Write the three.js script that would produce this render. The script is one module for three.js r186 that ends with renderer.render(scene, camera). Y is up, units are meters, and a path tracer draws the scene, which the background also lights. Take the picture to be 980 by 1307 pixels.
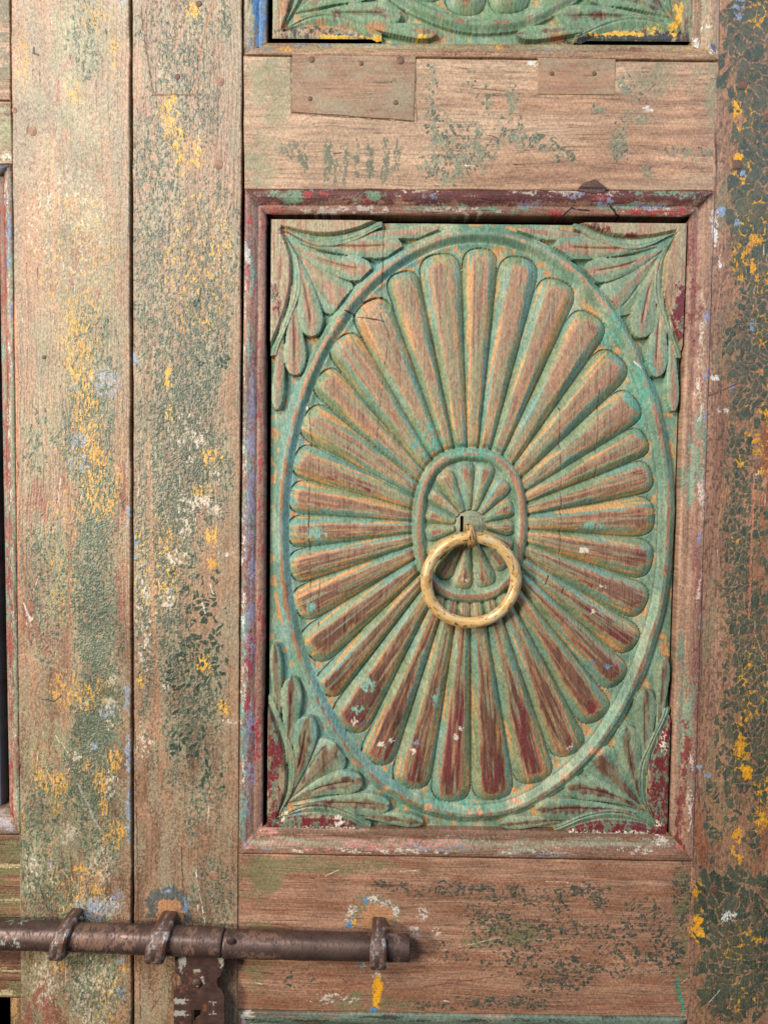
import * as THREE from 'three';
import { mergeGeometries } from 'three/addons/utils/BufferGeometryUtils.js';
import { RectAreaLightUniformsLib } from 'three/addons/lights/RectAreaLightUniformsLib.js';

// ------------------------------------------------------------------ camera, light, exposure
const U = 0.0006, F = 930, D = F * U;               // one survey unit is 0.6 mm; the lens and its distance from the door
const scene = new THREE.Scene();
scene.background = new THREE.Color(0x000000);
const camera = new THREE.PerspectiveCamera(2 * Math.atan(653.5 / F) * 180 / Math.PI, 767 / 1024, 0.02, 20);
camera.position.set(0, 0, D);
camera.rotation.order = 'YXZ';
camera.rotation.set(-0.0465, 0.0112, 0.0142);
camera.updateMatrixWorld();
RectAreaLightUniformsLib.init();
function areaLamp(color, intensity, w, h, x, y, z, tx = 0, ty = 0, tz = 0) {
  const l = new THREE.RectAreaLight(color, intensity, w, h);
  l.position.set(x, y, z); l.lookAt(tx, ty, tz); l.name = 'lamp_light'; scene.add(l);
  return l;
}
areaLamp(0xfff0dc, 86, 0.29, 0.29, -1.45, 0.12, 1.35);            // small lamp level with the door's left side: crisp shadows to the right
areaLamp(0xfffaf4, 20, 0.60, 0.50, -0.80, 0.98, 1.25);            // larger lamp, high on the left
areaLamp(0xcfe0ff, 2.8, 1.3, 1.1, 1.35, 0.95, 0.95);              // pale daylight from an opening, high on the right
areaLamp(0xf0f0f0, 0.14, 2.4, 2.0, 0.3, 0.0, 1.9);                 // the light room in front of the door
const renderer = new THREE.WebGLRenderer();
renderer.toneMapping = THREE.LinearToneMapping;
renderer.toneMappingExposure = 1.36;
renderer.shadowMap.enabled = true;

// ------------------------------------------------------------------ survey: a reading off the frame -> a point of the door at height h
const camQ = camera.quaternion.clone(), tmpV = new THREE.Vector3();
function at(px, py, h = 0) {
  tmpV.set((px - 490) / F, (653.5 - py) / F, -1).applyQuaternion(camQ);
  const t = (h * U - D) / tmpV.z;
  return [490 + tmpV.x * t / U, 653.5 - tmpV.y * t / U];          // door units: X to the right, Y down
}
const wx = (X) => (X - 490) * U, wy = (Y) => (653.5 - Y) * U;

// ------------------------------------------------------------------ noise
let seed = 7;
const rnd = () => { seed = (seed + 0x6d2b79f5) | 0; let t = Math.imul(seed ^ (seed >>> 15), 1 | seed); t = (t + Math.imul(t ^ (t >>> 7), 61 | t)) ^ t; return ((t ^ (t >>> 14)) >>> 0) / 4294967296; };
const PERM = new Uint8Array(512), VAL = new Float32Array(256);
for (let i = 0; i < 256; i++) { PERM[i] = i; VAL[i] = rnd(); }
for (let i = 255; i > 0; i--) { const j = Math.floor(rnd() * (i + 1)), t = PERM[i]; PERM[i] = PERM[j]; PERM[j] = t; }
for (let i = 0; i < 256; i++) PERM[256 + i] = PERM[i];
function vn(x, y) {
  const xf = Math.floor(x), yf = Math.floor(y), xi = xf & 255, yi = yf & 255;
  let u = x - xf, v = y - yf; u = u * u * (3 - 2 * u); v = v * v * (3 - 2 * v);
  const a = PERM[xi], b = PERM[(xi + 1) & 255], y1 = (yi + 1) & 255;
  const p = VAL[PERM[a + yi]], q = VAL[PERM[b + yi]], r = VAL[PERM[a + y1]], s = VAL[PERM[b + y1]];
  return p + (q - p) * u + (r - p) * v + (p - q - r + s) * u * v;
}
function fbm(x, y, o = 3) {
  let a = 0.5, s = 0, n = 0;
  for (let i = 0; i < o; i++) { s += a * vn(x, y); n += a; x = x * 2.03 + 17.3; y = y * 2.03 + 9.1; a *= 0.5; }
  return s / n;
}
const WO = { f1: 0, f2: 0, id: 0, id2: 0 };
function worley(x, y) {
  const xi = Math.floor(x), yi = Math.floor(y);
  let f1 = 9, f2 = 9, id = 0, id2 = 0;
  for (let j = -1; j < 2; j++) for (let i = -1; i < 2; i++) {
    const a = PERM[(PERM[(xi + i) & 255] + yi + j) & 255], b = PERM[a + 31], c = PERM[b + 57];
    const dx = xi + i + VAL[a] - x, dy = yi + j + VAL[b] - y, d = dx * dx + dy * dy;
    if (d < f1) { f2 = f1; f1 = d; id = VAL[c]; id2 = VAL[PERM[c + 11]]; } else if (d < f2) f2 = d;
  }
  WO.f1 = Math.sqrt(f1); WO.f2 = Math.sqrt(f2); WO.id = id; WO.id2 = id2;
}
const clamp = (x, a = 0, b = 1) => (x < a ? a : x > b ? b : x);
const S = (a, b, x) => { const t = clamp((x - a) / (b - a)); return t * t * (3 - 2 * t); };
const mix = (a, b, t) => a + (b - a) * t;

// ------------------------------------------------------------------ masks: where on the door a coat of paint is left, read off the frame as soft spots [px, py, rx, ry, amount]
function Mask(spots, rect, h = 0) {
  const st = 3, [x0, y0, x1, y1] = rect, w = Math.ceil((x1 - x0) / st) + 2, hh = Math.ceil((y1 - y0) / st) + 2, a = new Float32Array(w * hh);
  for (const [px, py, rx, ry, k] of spots) {
    const [cx, cy] = at(px, py, h);
    const i0 = Math.max(0, Math.floor((cx - rx - x0) / st)), i1 = Math.min(w - 1, Math.ceil((cx + rx - x0) / st));
    const j0 = Math.max(0, Math.floor((cy - ry - y0) / st)), j1 = Math.min(hh - 1, Math.ceil((cy + ry - y0) / st));
    for (let j = j0; j <= j1; j++) for (let i = i0; i <= i1; i++) {
      const dx = (x0 + i * st - cx) / rx, dy = (y0 + j * st - cy) / ry, d = dx * dx + dy * dy;
      if (d < 1) { const e = 1 - d * d; a[j * w + i] = Math.max(a[j * w + i], k * e * e * 0.6) + k * e * e * 0.4; }
    }
  }
  return (X, Y) => {
    const x = clamp((X - x0) / st, 0, w - 1.001), y = clamp((Y - y0) / st, 0, hh - 1.001), i = x | 0, j = y | 0, u = x - i, v = y - j, k = j * w + i;
    return (a[k] * (1 - u) + a[k + 1] * u) * (1 - v) + (a[k + w] * (1 - u) + a[k + w + 1] * u) * v;
  };
}

// ------------------------------------------------------------------ textures: colour, and relief + roughness, over a rectangle of the door
const O = { r: 0, g: 0, b: 0, h: 0.5, q: 0.6 };                   // one texel: sRGB colour 0..255, height 0..1, roughness
const put = (c) => { O.r = c[0]; O.g = c[1]; O.b = c[2]; };
const lay = (c, k) => { O.r += (c[0] - O.r) * k; O.g += (c[1] - O.g) * k; O.b += (c[2] - O.b) * k; };
const tone = (k) => { O.r *= k; O.g *= k; O.b *= k; };
function surface(rect, res, paint, relief = 0.0008, extra = {}) {
  const [x0, y0, x1, y1] = rect, w = Math.min(2048, Math.round((x1 - x0) / res)), h = Math.min(2048, Math.round((y1 - y0) / res));
  const col = new Uint8Array(w * h * 4), dat = new Uint8Array(w * h * 4);
  for (let j = 0; j < h; j++) {
    const Y = y1 - (j + 0.5) / h * (y1 - y0);
    for (let i = 0; i < w; i++) {
      const X = x0 + (i + 0.5) / w * (x1 - x0), k = (j * w + i) * 4;
      O.h = 0.5; O.q = 0.6;
      paint(X, Y);
      col[k] = clamp(O.r, 0, 255); col[k + 1] = clamp(O.g, 0, 255); col[k + 2] = clamp(O.b, 0, 255); col[k + 3] = 255;
      dat[k] = clamp(O.h) * 255; dat[k + 1] = clamp(O.q) * 255; dat[k + 2] = 0; dat[k + 3] = 255;
    }
  }
  const tex = (d, srgb) => {
    const t = new THREE.DataTexture(d, w, h, THREE.RGBAFormat);
    t.magFilter = THREE.LinearFilter; t.minFilter = THREE.LinearMipmapLinearFilter; t.generateMipmaps = true;
    t.wrapS = t.wrapT = THREE.MirroredRepeatWrapping;
    if (srgb) t.colorSpace = THREE.SRGBColorSpace;
    t.needsUpdate = true;
    return t;
  };
  const d = tex(dat, false);
  const m = new THREE.MeshStandardMaterial({ map: tex(col, true), bumpMap: d, bumpScale: relief, roughnessMap: d, roughness: 1, metalness: 0, ...extra });
  m.userData.rect = rect;
  return m;
}
function planarUV(g, m, swap) {                                   // uv from the door's own X and Y
  const [x0, y0, x1, y1] = m.userData.rect, p = g.attributes.position, uv = new Float32Array(p.count * 2);
  for (let i = 0; i < p.count; i++) {
    uv[2 * i] = (p.getX(i) / U + 490 - x0) / (x1 - x0);
    uv[2 * i + 1] = 1 - (653.5 - p.getY(i) / U - y0) / (y1 - y0);
  }
  g.setAttribute('uv', new THREE.BufferAttribute(uv, 2));
  return g;
}

// ------------------------------------------------------------------ scene helpers
const used = {};
function numbered(name) { const n = used[name] ?? 0; used[name] = n + 1; return n ? `${name}_${String(n).padStart(3, '0')}` : name; }
function mesh(name, g, m, parent) {
  const o = new THREE.Mesh(g, m); o.name = numbered(name); o.castShadow = o.receiveShadow = true; parent.add(o);
  return o;
}
function thing(name, label, category, group) {
  const o = new THREE.Group(); o.name = numbered(name); o.userData = { label, category };
  if (group) o.userData.group = group;
  scene.add(o);
  return o;
}
function plank(corners, m, { top = 0, depth = 34, bevel = 1.6, wob = 0.7, sub = 14, chips = [] } = {}) {
  const s = new THREE.Shape(), pts = [];
  for (let k = 0; k < corners.length; k++) {
    const [ax, ay] = corners[k], [bx, by] = corners[(k + 1) % corners.length], L = Math.hypot(bx - ax, by - ay), n = Math.max(1, Math.round(L / sub));
    const nx = (by - ay) / L, ny = -(bx - ax) / L;
    for (let i = 0; i < n; i++) {
      const t = i / n, x = mix(ax, bx, t), y = mix(ay, by, t);
      let o = i ? (fbm(x / 30 + k * 5, y / 30, 2) - 0.5) * 2 * wob + (rnd() - 0.5) * wob * 0.6 : 0;
      for (const [cx, cy, r, dp] of chips) { const d = Math.hypot(x - cx, y - cy); if (d < r) o += dp * (1 - d / r); }
      pts.push(new THREE.Vector2(wx(x - nx * o), wy(y - ny * o)));
    }
  }
  s.setFromPoints(pts);
  const g = new THREE.ExtrudeGeometry(s, { depth: (depth - bevel) * U, bevelEnabled: true, bevelThickness: bevel * U, bevelSize: bevel * U * 0.8, bevelOffset: -bevel * U * 0.8, bevelSegments: 2, steps: 1 });
  g.translate(0, 0, (top - depth) * U);
  return planarUV(g, m);
}
const rectOf = (pts, pad = 2) => { const x = pts.map((p) => p[0]), y = pts.map((p) => p[1]); return [Math.min(...x) - pad, Math.min(...y) - pad, Math.max(...x) + pad, Math.max(...y) + pad]; };
const clipRect = (r) => { const x = Math.min(Math.max(r[0], -35), 985), y = Math.min(Math.max(r[1], -45), 1330); return [x, y, Math.max(Math.min(r[2], 1025), x + 20), Math.max(Math.min(r[3], 1385), y + 20)]; };

// ------------------------------------------------------------------ wood and paint, in layers
// bare wood: a runs along the grain, c across it
function wood(a, c, light, dark, k = 1, off = 0) {
  const cw = c + 15 * (fbm(a / 190 + off, c / 60 + 3, 2) - 0.5) + 3 * (fbm(a / 40 + off, c / 26, 2) - 0.5), sp = Math.abs(vn(cw / 13 + off * 1.7, a / 240 + 5) - 0.5) + 0.05 * vn(a / 60, c / 9 + off), band = fbm(cw / 11 + off, a / 300, 2), fib = fbm(cw / 1.7, a / 38 + off, 3), pore = vn(cw / 1.05 + 40, a / 15 + off);
  const t = clamp((band - 0.5) * 1.5 * k + 0.5), f = 1 + (fib - 0.5) * 0.42 * k;
  put([mix(dark[0], light[0], t) * f, mix(dark[1], light[1], t) * f, mix(dark[2], light[2], t) * f]);
  const lum = O.r * 0.3 + O.g * 0.55 + O.b * 0.15; lay([lum, lum, lum], 0.16); O.r *= 0.925; O.g *= 0.925; O.b *= 0.91;
  if (pore > 0.78) tone(1 - (pore - 0.78) * 1.3 * k);
  const split = S(0.03, 0.012, sp) * S(0.45, 0.6, vn(a / 90 + off, cw / 20)); if (split > 0) tone(1 - 0.42 * split * k);
  O.h = 0.36 + (fib - 0.5) * 0.5 * k - 0.34 * split * k - (pore > 0.8 ? (pore - 0.8) * 0.9 : 0);
  O.q = 0.58;
}
const film = (m, n, soft = 0.12) => S(0.5 - soft, 0.5 + soft, m + (n - 0.5) * 2.3);      // how much of a coat is left where the mask says m and the noise n
function fleck(X, Y, m, c, sx, sy, off, soft = 0.1, dh = 0.1) {
  if (m < 0.03) return 0;
  const k = film(m * 0.82, fbm(X / sx + off, Y / sy - off, 3) * 0.7 + 0.3 * vn(X / 1.25 + off, Y / 1.9 - off), soft * 1.2);
  if (k > 0) { lay(c, k); O.h += dh * k; }
  return k;
}
// crazed paint: islands of size s with gaps between
function islands(X, Y, m, c, c2, s, gap, off, keep = 1, aspect = 1) {
  if (m < 0.03) return 0;
  const wxn = (fbm(X / s * 0.9 + off, Y / s * 0.9, 2) - 0.5) * 0.9 + (fbm(X / s / 4.5 + off, Y / s / 4.5, 2) - 0.5) * 3.4, wyn = (fbm(X / s * 0.9 + 50, Y / s * 0.9 + off, 2) - 0.5) * 0.9 + (fbm(X / s / 4.5 + 30, Y / s / 4.5 + off, 2) - 0.5) * 3.4;
  worley(X / s + wxn + off, Y / s / aspect + wyn);
  const edge = WO.f2 - WO.f1, on = WO.id < m * keep ? 1 : 0;
  const k = on * S(gap * 0.6, gap * 1.5, edge + (fbm(X / 2.2, Y / 2.2, 2) - 0.5) * 0.4) * (0.9 + 0.1 * WO.id2) * S(0.3, 0.38, fbm(X / 4.6 + off, Y / 5.2, 2) + 0.12 * m);
  if (k > 0) { const t = WO.id2 * 0.7 + 0.3 * vn(X / 3, Y / 3); lay([mix(c[0], c2[0], t), mix(c[1], c2[1], t), mix(c[2], c2[2], t)], k); O.h += 0.3 * k; O.q += (0.5 - O.q) * k; }
  return k;
}
const mottle = (X, Y, k = 1) => { const n = fbm(X / 1.5 + 7, Y / 1.8, 2), b = fbm(X / 38 + 3, Y / 52, 3); tone(1 + ((n - 0.5) * 0.44 + (b - 0.5) * 0.24) * k); O.h += (n - 0.5) * 0.17 * k; };
const strayMarks = (n, x0, y0, x1, y1, up) => { const l = []; for (let i = 0; i < n; i++) { const x = mix(x0, x1, rnd()), y = mix(y0, y1, rnd()), len = 6 + 34 * rnd() * rnd(), a = (rnd() - 0.5) * (rnd() < 0.6 ? 0.25 : 1.6) + (up ? Math.PI / 2 : 0), dk = rnd(); l.push([[[x, y], [x + len * Math.cos(a), y + len * Math.sin(a)]], 0.5 + 0.7 * rnd(), dk < 0.45 ? [92, 68, 54] : dk < 0.75 ? [206, 190, 168] : [176, 138, 112], dk < 0.75 ? 0.22 : 0.08]); } return l; };
function scratches(list, h = 0) {                                 // fine cracks and scratches: polylines read off the frame
  const segs = [];
  for (const [pts, width, c, depth] of list) for (let i = 0; i + 1 < pts.length; i++) { const [ax, ay] = at(pts[i][0], pts[i][1], h), [bx, by] = at(pts[i + 1][0], pts[i + 1][1], h); segs.push([ax, ay, bx, by, width, c, depth]); }
  return (X, Y) => {
    for (const [ax, ay, bx, by, w, c, dp] of segs) {
      if (X < Math.min(ax, bx) - 6 || X > Math.max(ax, bx) + 6 || Y < Math.min(ay, by) - 6 || Y > Math.max(ay, by) + 6) continue;
      const vx = bx - ax, vy = by - ay, t = clamp(((X - ax) * vx + (Y - ay) * vy) / (vx * vx + vy * vy));
      const jit = (fbm(X / 7, Y / 7, 2) - 0.5) * 3.2, d = Math.hypot(X - ax - vx * t + jit, Y - ay - vy * t - jit);
      if (d < w) { const k = S(w, w * 0.3, d); lay(c, k); O.h -= dp * k; }
    }
  };
}
const TAN = [192, 156, 130], TAN2 = [168, 124, 98], BROWN = [150, 104, 78], BROWN2 = [118, 78, 56];
const GREEN = [80, 90, 78], GREEN2 = [114, 118, 102], DKGREEN = [58, 72, 60], OCHRE = [218, 168, 76], BLUE = [128, 148, 176], PALE = [205, 205, 200], MAROON = [104, 46, 50], TEAL = [116, 156, 138], GREY = [150, 146, 128];

// ------------------------------------------------------------------ the right leaf: stiles and rails
const door = thing('door_leaf', 'right door leaf of weathered painted wood with an oval fluted carving and ring', 'door');
const leftDoor = thing('door_leaf', 'left door leaf of worn wood at the frame edge, left of the dark gap', 'door');
const joint = (px) => 0;
const q4 = (a, b, c, d) => [a, b, c, d].map((p) => at(p[0], p[1]));

// left stile of the right leaf
const midQ = q4([169, -140], [309.5, -140], [302.5, 1460], [172, 1460]), midR = clipRect(rectOf(midQ));
{
  const green = Mask([[225, 40, 60, 60, 0.55], [228, 95, 50, 40, 0.5], [287, 22, 10, 40, 1], [250, 130, 40, 80, 0.55], [200, 230, 45, 120, 0.62], [265, 330, 55, 130, 0.55], [195, 380, 34, 150, 0.62], [235, 470, 60, 130, 0.85], [268, 430, 32, 90, 0.9], [230, 570, 58, 140, 1.05], [270, 600, 34, 90, 0.85], [222, 690, 50, 90, 0.95], [215, 800, 38, 110, 0.9], [250, 880, 50, 90, 0.9], [236, 930, 40, 60, 0.85], [180, 620, 10, 300, 0.55], [185, 830, 14, 130, 0.7], [268, 1000, 30, 80, 0.55], [245, 1010, 20, 90, 0.4], [272, 1140, 36, 70, 0.5], [215, 970, 30, 50, 0.3]], midR);
  const big = Mask([[262, 800, 34, 90, 1.15], [250, 860, 50, 60, 0.9], [245, 730, 40, 50, 0.5], [262, 420, 24, 60, 0.35], [285, 460, 14, 40, 0.4], [245, 940, 40, 50, 0.6], [270, 990, 22, 40, 0.5]], midR);
  const och = Mask([[215, 140, 16, 26, 0.85], [222, 172, 14, 24, 0.8], [252, 195, 12, 24, 0.9], [232, 198, 14, 34, 0.75], [245, 12, 10, 18, 0.8], [215, 480, 8, 22, 0.95], [216, 530, 7, 16, 0.7], [268, 585, 18, 14, 0.85], [258, 628, 20, 12, 0.8], [273, 685, 14, 16, 0.9], [272, 720, 8, 14, 0.85], [262, 848, 14, 16, 0.95], [285, 900, 14, 16, 0.7], [178, 865, 7, 24, 0.8], [255, 340, 60, 120, 0.12], [200, 720, 40, 80, 0.16]], midR);
  const pale = Mask([[255, 640, 22, 10, 0.95], [275, 652, 10, 8, 0.9], [225, 710, 16, 12, 0.8], [240, 560, 30, 40, 0.35], [212, 765, 12, 18, 0.7], [213, 875, 8, 6, 0.9], [275, 608, 8, 12, 0.8], [182, 800, 14, 90, 0.4], [295, 922, 12, 5, 0.9], [185, 945, 14, 30, 0.5], [290, 708, 14, 4, 0.8], [238, 655, 14, 40, 0.35]], midR);
  const plaque = Mask([[215, 1150, 32, 26, 1.1], [198, 1160, 18, 20, 0.9], [232, 1160, 16, 30, 0.9]], midR), plin = Mask([[217, 1164, 24, 22, 1.3]], midR);
  const blue = Mask([[238, 1156, 6, 14, 0.7], [216, 1136, 14, 6, 0.5], [172, 460, 6, 10, 0.8], [172, 700, 4, 30, 0.5]], midR);
  const dark = Mask([[235, 1000, 90, 140, 0.75], [230, 1220, 90, 120, 0.95], [185, 1050, 30, 300, 0.6], [240, 930, 60, 60, 0.4]], midR);
  const scr = scratches([[[[180, 8], [196, 121], [249, 121]], 1.2, [116, 84, 64], 0.3], [[[249, 121], [256, 70], [271, 4]], 1.8, [160, 116, 86], 0.2], [[[250, 1110], [262, 1180]], 0.9, PALE, 0.1], [[[196, 790], [202, 900], [206, 1000]], 3, [160, 122, 96], 0.1], [[[190, 560], [196, 800]], 3.4, [168, 134, 106], 0.1], [[[268, 745], [273, 758]], 1, PALE, 0.1], [[[258, 770], [263, 782]], 1.1, PALE, 0.1], [[[172, 900], [180, 1300]], 1, [96, 66, 50], 0.2], [[[290, 760], [300, 1180]], 0.8, [128, 90, 64], 0.15], [[[232, 1080], [240, 1290]], 1, [92, 62, 48], 0.25], ...strayMarks(46, 172, 10, 302, 1290, true)]);
  const m = surface(midR, 0.55, (X, Y) => {
    const dk = clamp(dark(X, Y));
    wood(Y, X, [mix(176, 150, dk), mix(143, 112, dk), mix(114, 86, dk)], [mix(154, 116, dk), mix(120, 82, dk), mix(94, 62, dk)], 0.8 + 0.4 * dk, 11);
    fleck(X, Y, 0.5 - 0.2 * dk, [148, 134, 112], 17, 70, 13.3, 0.1, 0.1); fleck(X, Y, 0.26, [160, 128, 102], 12, 60, 23.3, 0.2, -0.05);
    fleck(X, Y, green(X, Y) * 0.5, [152, 142, 116], 9, 36, 3.3, 0.3, 0.03);
    const g = green(X, Y), b = big(X, Y);
    islands(X, Y, (g - b * 0.6) * 0.86, GREEN, GREEN2, 3.6, 0.24, 4.4, 0.9, 1.2);
    fleck(X, Y, g * 0.42, [88, 98, 82], 2.4, 6, 8.1, 0.12, 0.12);
    islands(X, Y, b * 0.66, [66, 82, 66], DKGREEN, 8, 0.2, 9.7, 1, 1.1);
    fleck(X, Y, och(X, Y) * 0.58, OCHRE, 2.6, 5.5, 1.2, 0.1, 0.12);
    fleck(X, Y, pale(X, Y) * 0.62, [206, 192, 174], 3.4, 5, 6.1, 0.2, 0.12);
    fleck(X, Y, plaque(X, Y), [92, 96, 92], 6, 6, 2.7, 0.12, 0.1);
    fleck(X, Y, plin(X, Y), [172, 128, 92], 9, 9, 2.2, 0.1, -0.1);
    fleck(X, Y, blue(X, Y), BLUE, 4, 5, 7.2, 0.12, 0.1);
    scr(X, Y); mottle(X, Y, 1.1); O.q -= 0.14;
  });
  mesh('stile', plank(midQ, m, { chips: [[172, 540, 14, -1.6], [170, 120, 8, -1.5], [171, 1170, 18, -2.5]] }), m, door);
}

// top rail and bottom rail
const topQ = q4([310.5, 71], [918, 79], [912.5, 243], [312, 241]), topR = rectOf(topQ);
{
  const g = Mask([[418, 205, 8, 34, 1], [440, 210, 7, 34, 1], [455, 205, 6, 30, 0.85], [472, 205, 7, 34, 1], [492, 205, 7, 36, 0.9], [506, 205, 7, 34, 0.9], [428, 215, 6, 30, 0.7], [375, 190, 20, 18, 0.7], [388, 205, 6, 20, 0.8]], topR);
  const is = Mask([[570, 205, 44, 34, 1], [560, 165, 24, 26, 0.85], [600, 190, 40, 40, 0.75], [620, 130, 16, 26, 0.7], [655, 130, 16, 30, 0.8], [650, 165, 20, 30, 0.8], [680, 182, 36, 14, 0.75], [720, 195, 16, 18, 0.7], [790, 185, 14, 30, 1], [797, 108, 12, 16, 0.85], [765, 140, 12, 10, 0.7], [805, 150, 26, 14, 0.5], [885, 195, 26, 12, 0.75], [855, 192, 16, 8, 0.7], [600, 100, 10, 16, 0.6], [550, 110, 8, 40, 0.6], [818, 130, 12, 14, 0.5], [830, 215, 12, 14, 0.5]], topR);
  const gw = Mask([[345, 120, 40, 60, 0.7], [370, 100, 40, 50, 0.6], [335, 200, 30, 50, 0.4], [440, 110, 120, 40, 0.3], [910, 110, 12, 60, 0.8], [840, 100, 70, 30, 0.5]], topR);
  const warm = Mask([[830, 190, 120, 50, 0.9], [700, 215, 200, 34, 0.8], [730, 130, 160, 30, 0.6], [880, 130, 60, 60, 0.7]], topR);
  const pale = Mask([[680, 80, 8, 5, 0.7], [828, 138, 8, 8, 0.5]], topR);
  const scr = scratches([[[[372, 62], [372, 144], [528, 155]], 1.2, [108, 76, 56], 0.3], [[[530, 60], [532, 154]], 1, [120, 88, 66], 0.25], [[[780, 178], [850, 176], [905, 190]], 1, [196, 150, 116], 0.1], ...strayMarks(34, 316, 85, 905, 235, false)]);
  const m = surface(topR, 0.55, (X, Y) => {
    const w = clamp(warm(X, Y)), fig = Math.sin((Y + 26 * fbm(X / 90, Y / 60, 3) + 5 * fbm(X / 14, Y / 9, 2)) / 3.2) * 0.5 + 0.5;
    wood(X, Y, [mix(196, 202, w), mix(162, 156, w), mix(132, 122, w)], [mix(176, 174, w), mix(138, 124, w), mix(110, 94, w)], 0.8, 31);
    lay([206, 164, 132], fig * 0.25 * w); tone(1 - 0.1 * w * (1 - fig)); O.h += 0.14 * w * (fig - 0.5);
    fleck(X, Y, gw(X, Y), [146, 140, 112], 16, 14, 4.3, 0.35, 0.04);
    fleck(X, Y, g(X, Y) * 0.72, [108, 110, 90], 3.2, 7, 5.2, 0.16, 0.1);
    islands(X, Y, is(X, Y) * 0.72, [104, 110, 94], [86, 94, 80], 4.2, 0.2, 3.1, 1, 1.15);
    fleck(X, Y, is(X, Y) * 0.4, [128, 132, 110], 8, 8, 9.2, 0.2, 0.05);
    fleck(X, Y, pale(X, Y), PALE, 5, 4, 2.2, 0.12, 0.12);
    scr(X, Y); mottle(X, Y, 0.9);
  });
  mesh('rail', plank(topQ, m, { top: -0.6 }), m, door);
  const patchM = (col, dk, off, px, py) => (X, Y) => { wood(X, Y, col, dk, 0.7, off); fleck(X, Y, 0.34, [148, 136, 112], 26, 14, off, 0.3, 0.02); mottle(X, Y, 0.6); };
  const p1 = q4([373, 68], [530.5, 72], [528, 154.5], [373, 143]), m1 = surface(rectOf(p1), 0.55, patchM([174, 136, 108], [150, 112, 86], 71));
  const w1 = mesh('wood_patch', plank(p1, m1, { top: 0.7, depth: 2.2, bevel: 0.7, wob: 0.8, sub: 9 }), m1, door); w1.userData.label = 'large nailed wood patch with a slanted lower edge';
  const p2 = q4([686, 70], [785, 71], [784, 121], [685.5, 120]), m2 = surface(rectOf(p2), 0.55, patchM([186, 142, 112], [164, 120, 92], 75));
  const w2 = mesh('wood_patch', plank(p2, m2, { top: 0.5, depth: 2, bevel: 0.7, wob: 0.7, sub: 9 }), m2, door); w2.userData.label = 'small rectangular wood patch with two nails';
  door.userData.patches = [w1, w2];
}
const botQ = q4([304.5, 1090], [885.5, 1100.5], [876.5, 1299], [302.5, 1289.5]), botR = rectOf(botQ);
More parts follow.
